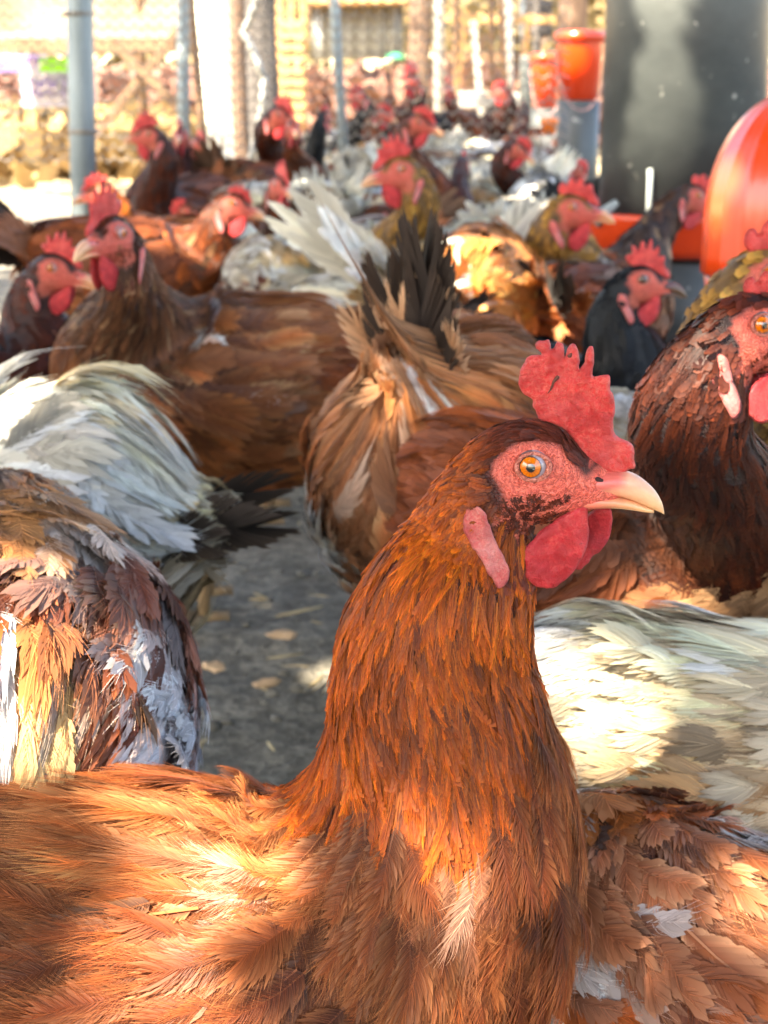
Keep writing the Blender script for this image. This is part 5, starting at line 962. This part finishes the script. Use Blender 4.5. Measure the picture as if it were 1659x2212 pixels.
hen('white and tan spangled hen at right with wing feathers fanned', (1730, 1690, 0.88), 2, 1.0, (2150, 1300, 0.9), 0, 30, 'near', S['spangle'], 'a', tail=(0, 0.07, 5, 1.0), seed=5, group=G1, hgt=1.05, loose=0.4, tlt=0.26, fl=0.72, fwid=1.45, fden=1.5, bpitch=-4)
hen('brown and white blotched hen crouched at bottom right', (1460, 2120, 0.78), 150, 1.05, (1250, 1900, 1.0), 150, 50, 'near', S['blotch'], 'a', tail=(0, 0, 0, 0), seed=6, fl=0.8, fden=1.35, group=G1, bpitch=14, head_on=False)
hen('sunlit brown and white hen seen from behind at bottom left', (20, 1500, 0.84), 100, 1.02, (20, 1120, 1.02), 100, 60, 'near', S['patch'], 'a', tail=(0, 0.06, 60, 1.0), seed=7, fl=0.85, fden=1.2, group=G1, hgt=1.15, wid=1.1, bpitch=8, rumpf=1.2, loose=1.2, head_on=False)
hen('dirty white hen seen from behind with a drooping black tail', (-130, 1125, 1.18), 168, 1.0, (-700, 900, 1.2), 200, 50, 'near', S['dirty'], 'a', tail=(4, 0.060, 12, 1.3), seed=8, group=G1, loose=1.7, bpitch=6, rumpf=1.5, tlt=0.24, hgt=1.08)
hen('fluffy brown hen with raised black tail behind the front hen', (1010, 1050, 1.24), 62, 1.08, (1350, 1250, 1.6), 20, 60, 'near', S['fluffy'], 'a', tail=(6, 0.066, 84, 0.2), rumpf=1.12, seed=9, group=G1, loose=1.4, bpitch=-32, hgt=1.3, wid=1.25, ln=0.72, head_on=False)
hen('brown hen facing the camera with one white fleck on her shoulder', (430, 835, 1.60), 200, 1.05, (238, 500, 1.44), 243, 0, 'near', S['front'], 'a', tail=(6, 0.11, 20, 1.0), seed=10, group=G2, bpitch=10, hgt=1.2, wid=1.1, ln=0.92)
# ------------------------------------------------------------------ the middle of the pen
hen('golden necked buff hen whose comb is cut by the right edge', (1390, 880, 1.22), -20, 1.0, (1652, 585, 1.02), 0, 0, 'mid', S['gold'], 'b', tail=(0, 0.09, 40, 1), ln=0.75, seed=11, group=G2)
hen('black hen with pink face and dark beak', (1215, 745, 1.58), -4, 0.92, (1382, 600, 1.55), 3, 2, 'mid', S['black'], 'a', tail=(0, 0, 0, 0), dark=True, seed=12, group=G2, bpitch=4, hgt=1.0, wid=1.1, combsc=0.9)
hen('brown hen lying behind the black hen', (1090, 890, 1.95), 0, 0.9, (1330, 760, 2.0), 0, 40, 'mid', S['brown'], 'b', tail=(0, 0.10, 20, 1), seed=13, group=G2, hgt=0.8)
hen('golden necked hen with cream back looking right toward the orange pan', (1120, 660, 2.12), 25, 1.1, (1232, 445, 2.02), -2, 0, 'mid', S['gold'], 'b', tail=(7, 0.11, 45, 1), seed=14, group=G2)
hen('speckled brown hen bending her head into the orange pan', (1310, 640, 2.10), 55, 0.95, (1500, 420, 2.20), 15, 25, 'mid', S['speckneck'], 'b', tail=(5, 0.10, 40, 1), seed=15, group=G2)
hen('tall golden necked hen facing left with long red wattles', (915, 610, 2.4), 225, 1.0, (862, 362, 2.20), 200, 4, 'mid', S['gold'], 'a', tail=(4, 0.07, 50, 1), seed=16, group=G2, hsc=1.1)
hen('hen showing a glowing orange sunlit rump beside the golden necked hen', (1035, 600, 2.0), 80, 0.95, (1100, 700, 3.0), 75, 50, 'mid', S['litorange'], 'b', tail=(5, 0.045, 60, 0.8), hgt=1.25, seed=17, group=G2, head_on=False, peck=True)
hen('chestnut hen at left edge in profile with a serrated comb', (-60, 745, 1.62), 20, 0.95, (118, 575, 1.62), -8, 6, 'mid', S['chest'], 'a', tail=(0, 0, 0, 0), seed=18, group=G2, combsc=0.85)
hen('brown hen whose back runs behind the front facing hen', (570, 830, 1.95), 195, 1.05, (400, 850, 1.9), 200, 60, 'mid', S['brown'], 'b', tail=(5, 0.10, 15, 1), seed=19, group=G2, head_on=False)
hen('brown hen standing right with a black tail behind her wing', (340, 565, 2.45), 5, 1.0, (505, 437, 2.40), -4, 8, 'mid', S['brown'], 'b', tail=(8, 0.12, 32, 1.0), seed=20, group=G2, ln=1.12, combsc=0.8)
hen('orange necked hen looking left in front of the thick post', (370, 500, 2.75), 190, 0.9, (218, 412, 2.50), 188, 4, 'mid', S['orange'], 'b', tail=(5, 0.10, 40, 1), seed=21, group=G2)
hen('brown hen with cheeks turned to the camera and a spiky comb', (700, 470, 2.7), 205, 0.9, (606, 396, 2.55), 300, 4, 'mid', S['brownw'], 'a', tail=(5, 0.10, 40, 1), seed=22, group=G2)
hen('cream hen with a black hanging tail pecking left of the big tail', (600, 560, 2.4), 210, 0.9, (470, 700, 2.4), 200, 70, 'mid', S['whitebt'], 'b', tail=(7, 0.11, -25, 1.2), seed=23, group=G2, head_on=False)
hen('cream hen bent low between the standing brown hen and the raised tail', (660, 640, 2.2), 150, 0.85, (560, 760, 2.2), 190, 70, 'mid', S['white'], 'b', tail=(6, 0.09, 50, 1.2), seed=24, group=G2, head_on=False)
hen('buff white hen resting below the hen with the spiky comb', (780, 590, 2.6), 20, 0.9, (900, 640, 2.6), 10, 60, 'mid', S['gold'], 'b', tail=(6, 0.10, 40, 1), seed=25, group=G2, head_on=False)
hen('tan bellied hen at right edge behind the dark chestnut neck', (1650, 1080, 1.36), 60, 1.05, (1700, 800, 1.6), 40, 30, 'mid', sty(TAN, TAN, BUFF, -0.1, belly=TAN, tail=BRT), 'b', tail=(0, 0, 0, 0), seed=26, group=G2, head_on=False)
hen('dark brown hen with fanned tail low at right beyond the white one', (1660, 1390, 1.5), 150, 0.9, (1800, 1500, 1.4), 180, 50, 'mid', S['chest'], 'b', tail=(6, 0.10, 5, 1), seed=27, group=G2, head_on=False)
hen('cream hen filling the low right corner under the blotched hen', (1830, 1990, 1.0), 170, 0.8, (2100, 2000, 0.7), 180, 30, 'near', S['white'], 'b', tail=(0, 0, 0, 0), seed=29, group=G1, head_on=False)
# ------------------------------------------------------------------ far flock
FAR = [
 ('tall dark chestnut hen facing left at the head of the left trio', (372, 385, 3.15), 240, 1.0, (322, 288, 3.0), 190, 0, 'chest', 'a'),
 ('middle hen of the left trio with face toward the camera', (400, 380, 3.4), 262, 0.95, (390, 288, 3.3), 270, 0, 'chest', 'b'),
 ('right hen of the left trio with a rounded back', (445, 395, 3.5), 290, 0.95, (430, 308, 3.4), 300, 10, 'chest', 'b'),
 ('dark chestnut hen with a humped neck before the grey trunk', (580, 330, 3.5), 60, 1.05, (606, 245, 3.4), 330, 14, 'chest', 'a'),
 ('rust hen with slim upright neck right of the humped one', (640, 340, 3.3), 60, 0.9, (634, 270, 3.2), 280, 8, 'brown', 'b'),
 ('small black hen at the foot of the thin post', (690, 320, 3.8), 120, 0.9, (700, 250, 3.8), 60, 0, 'black', 'b'),
 ('white and brown hen with tail up in front of the pale crowd', (570, 385, 3.0), 170, 0.9, (480, 420, 3.0), 180, 40, 'whiteb', 'b'),
 ('brown necked hen with white body left of the cream one', (735, 370, 3.0), 110, 0.85, (712, 305, 3.1), 150, 20, 'whiteb', 'b'),
 ('cream hen with ruffled rump in the middle of the flock', (790, 345, 3.1), 70, 0.9, (830, 290, 3.3), 80, 40, 'white', 'b'),
 ('black and white hen looking left under the shed', (790, 245, 4.7), 200, 0.95, (775, 205, 4.6), 200, 0, 'black', 'b'),
 ('big rooster with tall red comb and wattles', (915, 235, 5.0), 200, 1.15, (890, 172, 4.8), 230, 0, 'roost', 'a'),
 ('brown hen with red face right of the rooster', (985, 240, 4.9), 20, 1.0, (968, 190, 4.8), 250, 0, 'brown', 'a'),
 ('pink faced hen beside the narrow black drum', (1090, 235, 5.0), 170, 1.0, (1085, 195, 4.9), 190, 0, 'chest', 'b'),
 ('round necked brown hen right behind the tall golden one', (880, 330, 3.0), 30, 0.95, (905, 262, 2.95), 345, 10, 'brown', 'b'),
 ('dark brown hen standing away right of the tall golden neck', (985, 400, 2.9), 80, 0.8, (1000, 350, 3.1), 80, 30, 'chest', 'b'),
 ('cream hen with raised tail under the far rails', (1040, 300, 3.5), 190, 0.9, (980, 290, 3.5), 190, 50, 'white', 'b'),
 ('white hen with long tail plumes above the glowing orange rump', (1090, 430, 2.8), 85, 0.85, (1110, 380, 3.1), 80, 30, 'white', 'b'),
 ('dark brown hen with bent pink head left of the black tube', (1080, 335, 3.4), 330, 0.85, (1122, 320, 3.3), 340, 25, 'chest', 'b'),
 ('dark brown hen rump near the amber bowl', (1110, 262, 4.2), 100, 0.85, (1130, 230, 4.4), 90, 20, 'chest', 'b'),
 ('grey fluffy hen squeezed against the black tube', (1175, 365, 3.2), 100, 0.9, (1190, 330, 3.5), 80, 40, 'grey', 'b'),
 ('buff hen low among the pale crowd left of the rooster', (840, 255, 4.4), 150, 0.9, (810, 225, 4.4), 170, 10, 'gold', 'b'),
 ('rust hen walking right under the black and white one', (790, 275, 4.1), 10, 0.85, (825, 245, 4.1), 0, 10, 'brown', 'b'),
 ('cream hen right of centre with brown back patch', (960, 290, 3.9), 30, 0.9, (1000, 262, 3.9), 10, 30, 'whiteb', 'b'),
 ('white hen furthest back beside the grey trough', (1050, 245, 4.7), 180, 0.85, (1010, 225, 4.7), 180, 30, 'white', 'b'),
 ('brown hen with dark wings below the left golden head', (790, 450, 2.8), 10, 0.85, (860, 470, 2.8), 0, 60, 'brown', 'b'),
 ('cream hen pressed between the tall golden neck and the white plumes', (1020, 350, 3.2), 260, 0.85, (1010, 400, 3.1), 265, 50, 'gold', 'b'),
 ('speckled white hen in front of the buckets', (1130, 290, 4.0), 20, 0.9, (1160, 262, 4.0), 10, 20, 'whiteb', 'b'),
 ('white hen with upright tail behind the spiky combed hen', (655, 395, 3.3), 100, 0.85, (660, 330, 3.5), 90, 20, 'white', 'b'),
 ('buff hen rump just right of the dark humped hen', (745, 330, 3.6), 80, 0.85, (760, 280, 3.8), 80, 20, 'gold', 'b'),
 ('cream hen under the black and white hen', (800, 300, 3.9), 260, 0.85, (790, 260, 3.9), 260, 20, 'white', 'b'),
 ('white hen between rooster and bent golden neck', (925, 275, 4.3), 95, 0.9, (930, 240, 4.5), 90, 20, 'white', 'b'),
 ('cream and brown hen just below the grey trough', (1085, 285, 3.8), 110, 0.85, (1090, 250, 4.0), 100, 20, 'whiteb', 'b'),
 ('buff hen below the grey trough at its left end', (1000, 262, 4.3), 75, 0.85, (1010, 230, 4.4), 80, 20, 'gold', 'b'),
 ('cream hen with its tail against the amber bowl', (1150, 330, 3.5), 70, 0.85, (1160, 290, 3.7), 70, 20, 'white', 'b'),
 ('pale hen left of the white one with long plumes', (1000, 470, 2.75), 95, 0.8, (1010, 420, 3.0), 90, 20, 'white', 'b'),
 ('white hen half behind the tall golden neck', (940, 330, 3.5), 85, 0.85, (950, 290, 3.7), 85, 20, 'white', 'b'),
 ('cream hen rump beneath the bent golden neck', (860, 300, 3.7), 95, 0.85, (870, 260, 3.9), 90, 20, 'white', 'b'),
 ('white hen just left of the grey fluffy one', (1115, 390, 3.05), 110, 0.8, (1100, 340, 3.3), 110, 20, 'white', 'b'),
 ('buff hen at the foot of the thin post', (745, 285, 4.2), 100, 0.85, (750, 245, 4.4), 90, 20, 'gold', 'b'),
 ('cream hen at far right of the flock under the buckets', (1165, 255, 4.5), 80, 0.85, (1165, 225, 4.7), 80, 20, 'white', 'b'),
 ('white backed hen between the humped hen and the cream rump', (700, 360, 3.1), 70, 0.85, (710, 310, 3.4), 75, 20, 'whiteb', 'b'),
 ('small brown grey hen behind the thin post', (712, 268, 4.9), 60, 0.9, (694, 212, 4.9), 330, 0, 'grey', 'b'),
]
for k, (lb, bd_, hg, sc, hd_, hy, hpch, s_, cb_) in enumerate(FAR):
    lo_ = 'lo' if bd_[2] > 3.6 else 'mid'
    hen(lb, bd_, hg, sc, hd_, hy, hpch, lo_, S[s_], cb_, peck=s_ in ('white', 'whiteb', 'gold', 'grey', 'whitebt'), tail=(5, 0.07, 45 if k % 3 else 60, 1.1), seed=60 + k, group=G3, name='rooster' if 'rooster with' in lb or 'big rooster' in lb else 'hen', cat='rooster' if 'big rooster' in lb else 'hen', combsc=1.35 if 'big rooster' in lb else 1.0, fden=0.8)
print('TRIS in hens', TRI_COUNT[0], 'time', round(time.time() - T00, 1))
# ------------------------------------------------------------------ added unseen tree that shades the pen; its gaps are placed to shape the sun patches
# (picture position, radius of the gap, depth when it is not on a hen)
HOLES = [(415, 1700, 0.002, 0), (430, 1780, 0.006, 0), (455, 1870, 0.009, 0), (440, 1960, 0.009, 0), (400, 2050, 0.009, 0), (390, 2140, 0.009, 0), (1005, 1880, 0.004, 0), (330, 2170, 0.002, 0),
  (60, 1390, 0.007, 0), (100, 1470, 0.011, 0), (60, 1550, 0.011, 0), (150, 1330, 0.002, 0), (20, 1230, 0.002, 0), (1280, 1530, 0.005, 0), (1335, 1600, 0.005, 0), (1225, 1490, 0.002, 0),
  (1030, 510, 0.050, 0), (1050, 590, 0.040, 0), (1450, 230, 0.035, 2.30), (1425, 320, 0.045, 2.30), (1490, 120, 0.025, 2.31), (1390, 400, 0.025, 2.30), (1460, 1240, 0.008, 0), (1440, 1310, 0.008, 0), (1640, 1950, 0.003, 0), (1640, 940, 0.006, 0), (270, 430, 0.030, 0), (360, 480, 0.040, 0), (1255, 120, 0.020, 4.35), (1530, 330, 0.010, 1.66),
  (850, 860, 0.003, 0), (60, 860, 0.006, 0), (610, 1370, 0.002, 0), (575, 1475, 0.002, 0), (1100, 400, 0.040, 0), (470, 480, 0.020, 0)]
r = np.random.default_rng(3); HZ = 2.3; off = np.array(SUN) * (HZ / SUN[2])
shx0, shx1, shy0, shy1 = -2.6, 2.4, -0.9, 5.6; n = 52000
c = np.stack([shx0 + (shx1 - shx0) * r.random(n), shy0 + (shy1 - shy0) * r.random(n), np.zeros(n)], -1)
keep = r.random(n) < np.clip(1.25 - (c[:, 1] - 2.9) * 0.40, 0.14, 1); keep &= ~((c[:, 0] < -0.35) & (c[:, 1] > 2.7) & (r.random(n) < 0.72)); c = c[keep]; n = len(c)
c = c + off; c += np.array(SUN)[None] * r.normal(0, 0.22, n)[:, None]
SZ = 0.050; AX = []
for px, py, rad, D in HOLES: AX.append((atD(px, py, D or surfD(px, py, atZ(px, py, 0.01)[1] if py > 900 else 9)), rad))
SV = np.array(SUN)
for it in range(4):                              # shape the sun gaps: push leaves out to their rim
    for q, rad in AX:
        d = c - q; d -= (d @ SV)[:, None] * SV; m = np.linalg.norm(d, axis=1); lim = rad + SZ * 0.92; hit = m < lim
        c[hit] += d[hit] / np.maximum(m[hit], 1e-4)[:, None] * (lim - m[hit])[:, None]
ok = np.ones(n, bool)
for q, rad in AX: d = c - q; d -= (d @ SV)[:, None] * SV; ok &= np.linalg.norm(d, axis=1) > rad + SZ * 0.6
c = c[ok]; n = len(c); u = r.normal(size=(n, 3)) * [1, 1, 0.5]; u /= np.linalg.norm(u, axis=1)[:, None]; v = np.cross(u, r.normal(size=(n, 3)) * 0.4 + np.array(SUN)); v /= np.linalg.norm(v, axis=1)[:, None]; s = SZ
k6 = [(-1, 0), (0.1, 0.62), (1, 0), (-0.1, -0.62)]; Q = np.stack([c + u * s * a + v * s * b for a, b in k6], 1).reshape(-1, 3)
tr_ = empty('added_shade_tree', (off[0] - 2.6, off[1] - 1.2, 0), 0, 'added unseen tree that shades the pen and shapes the sun patches', 'tree')
cr = link('crown', np_mesh('crown', Q, np.arange(n * 4).reshape(-1, 4), smooth=False), tr_, M['leaf']); cr.location = -Vector(tr_.location); tag(cr, kind='stuff')
link('trunk', tube_mesh('trunk', [(0, 0, -0.05), (0.05, 0, 0.8), (0.2, 0.1, 1.5), (0.7, 0.5, 2.2)], [0.16, 0.12, 0.11, 0.07], 20), tr_, M['bark'])
for k, (a_, b_) in enumerate([(1.6, 2.2), (2.6, 1.2), (1.0, 3.0)]): link('limb', tube_mesh('limb', [(0.2, 0.1, 1.5), (a_ * 0.5, b_ * 0.5, 2.1), (a_, b_, 2.45)], [0.08, 0.05, 0.02], 12), tr_, M['bark'])
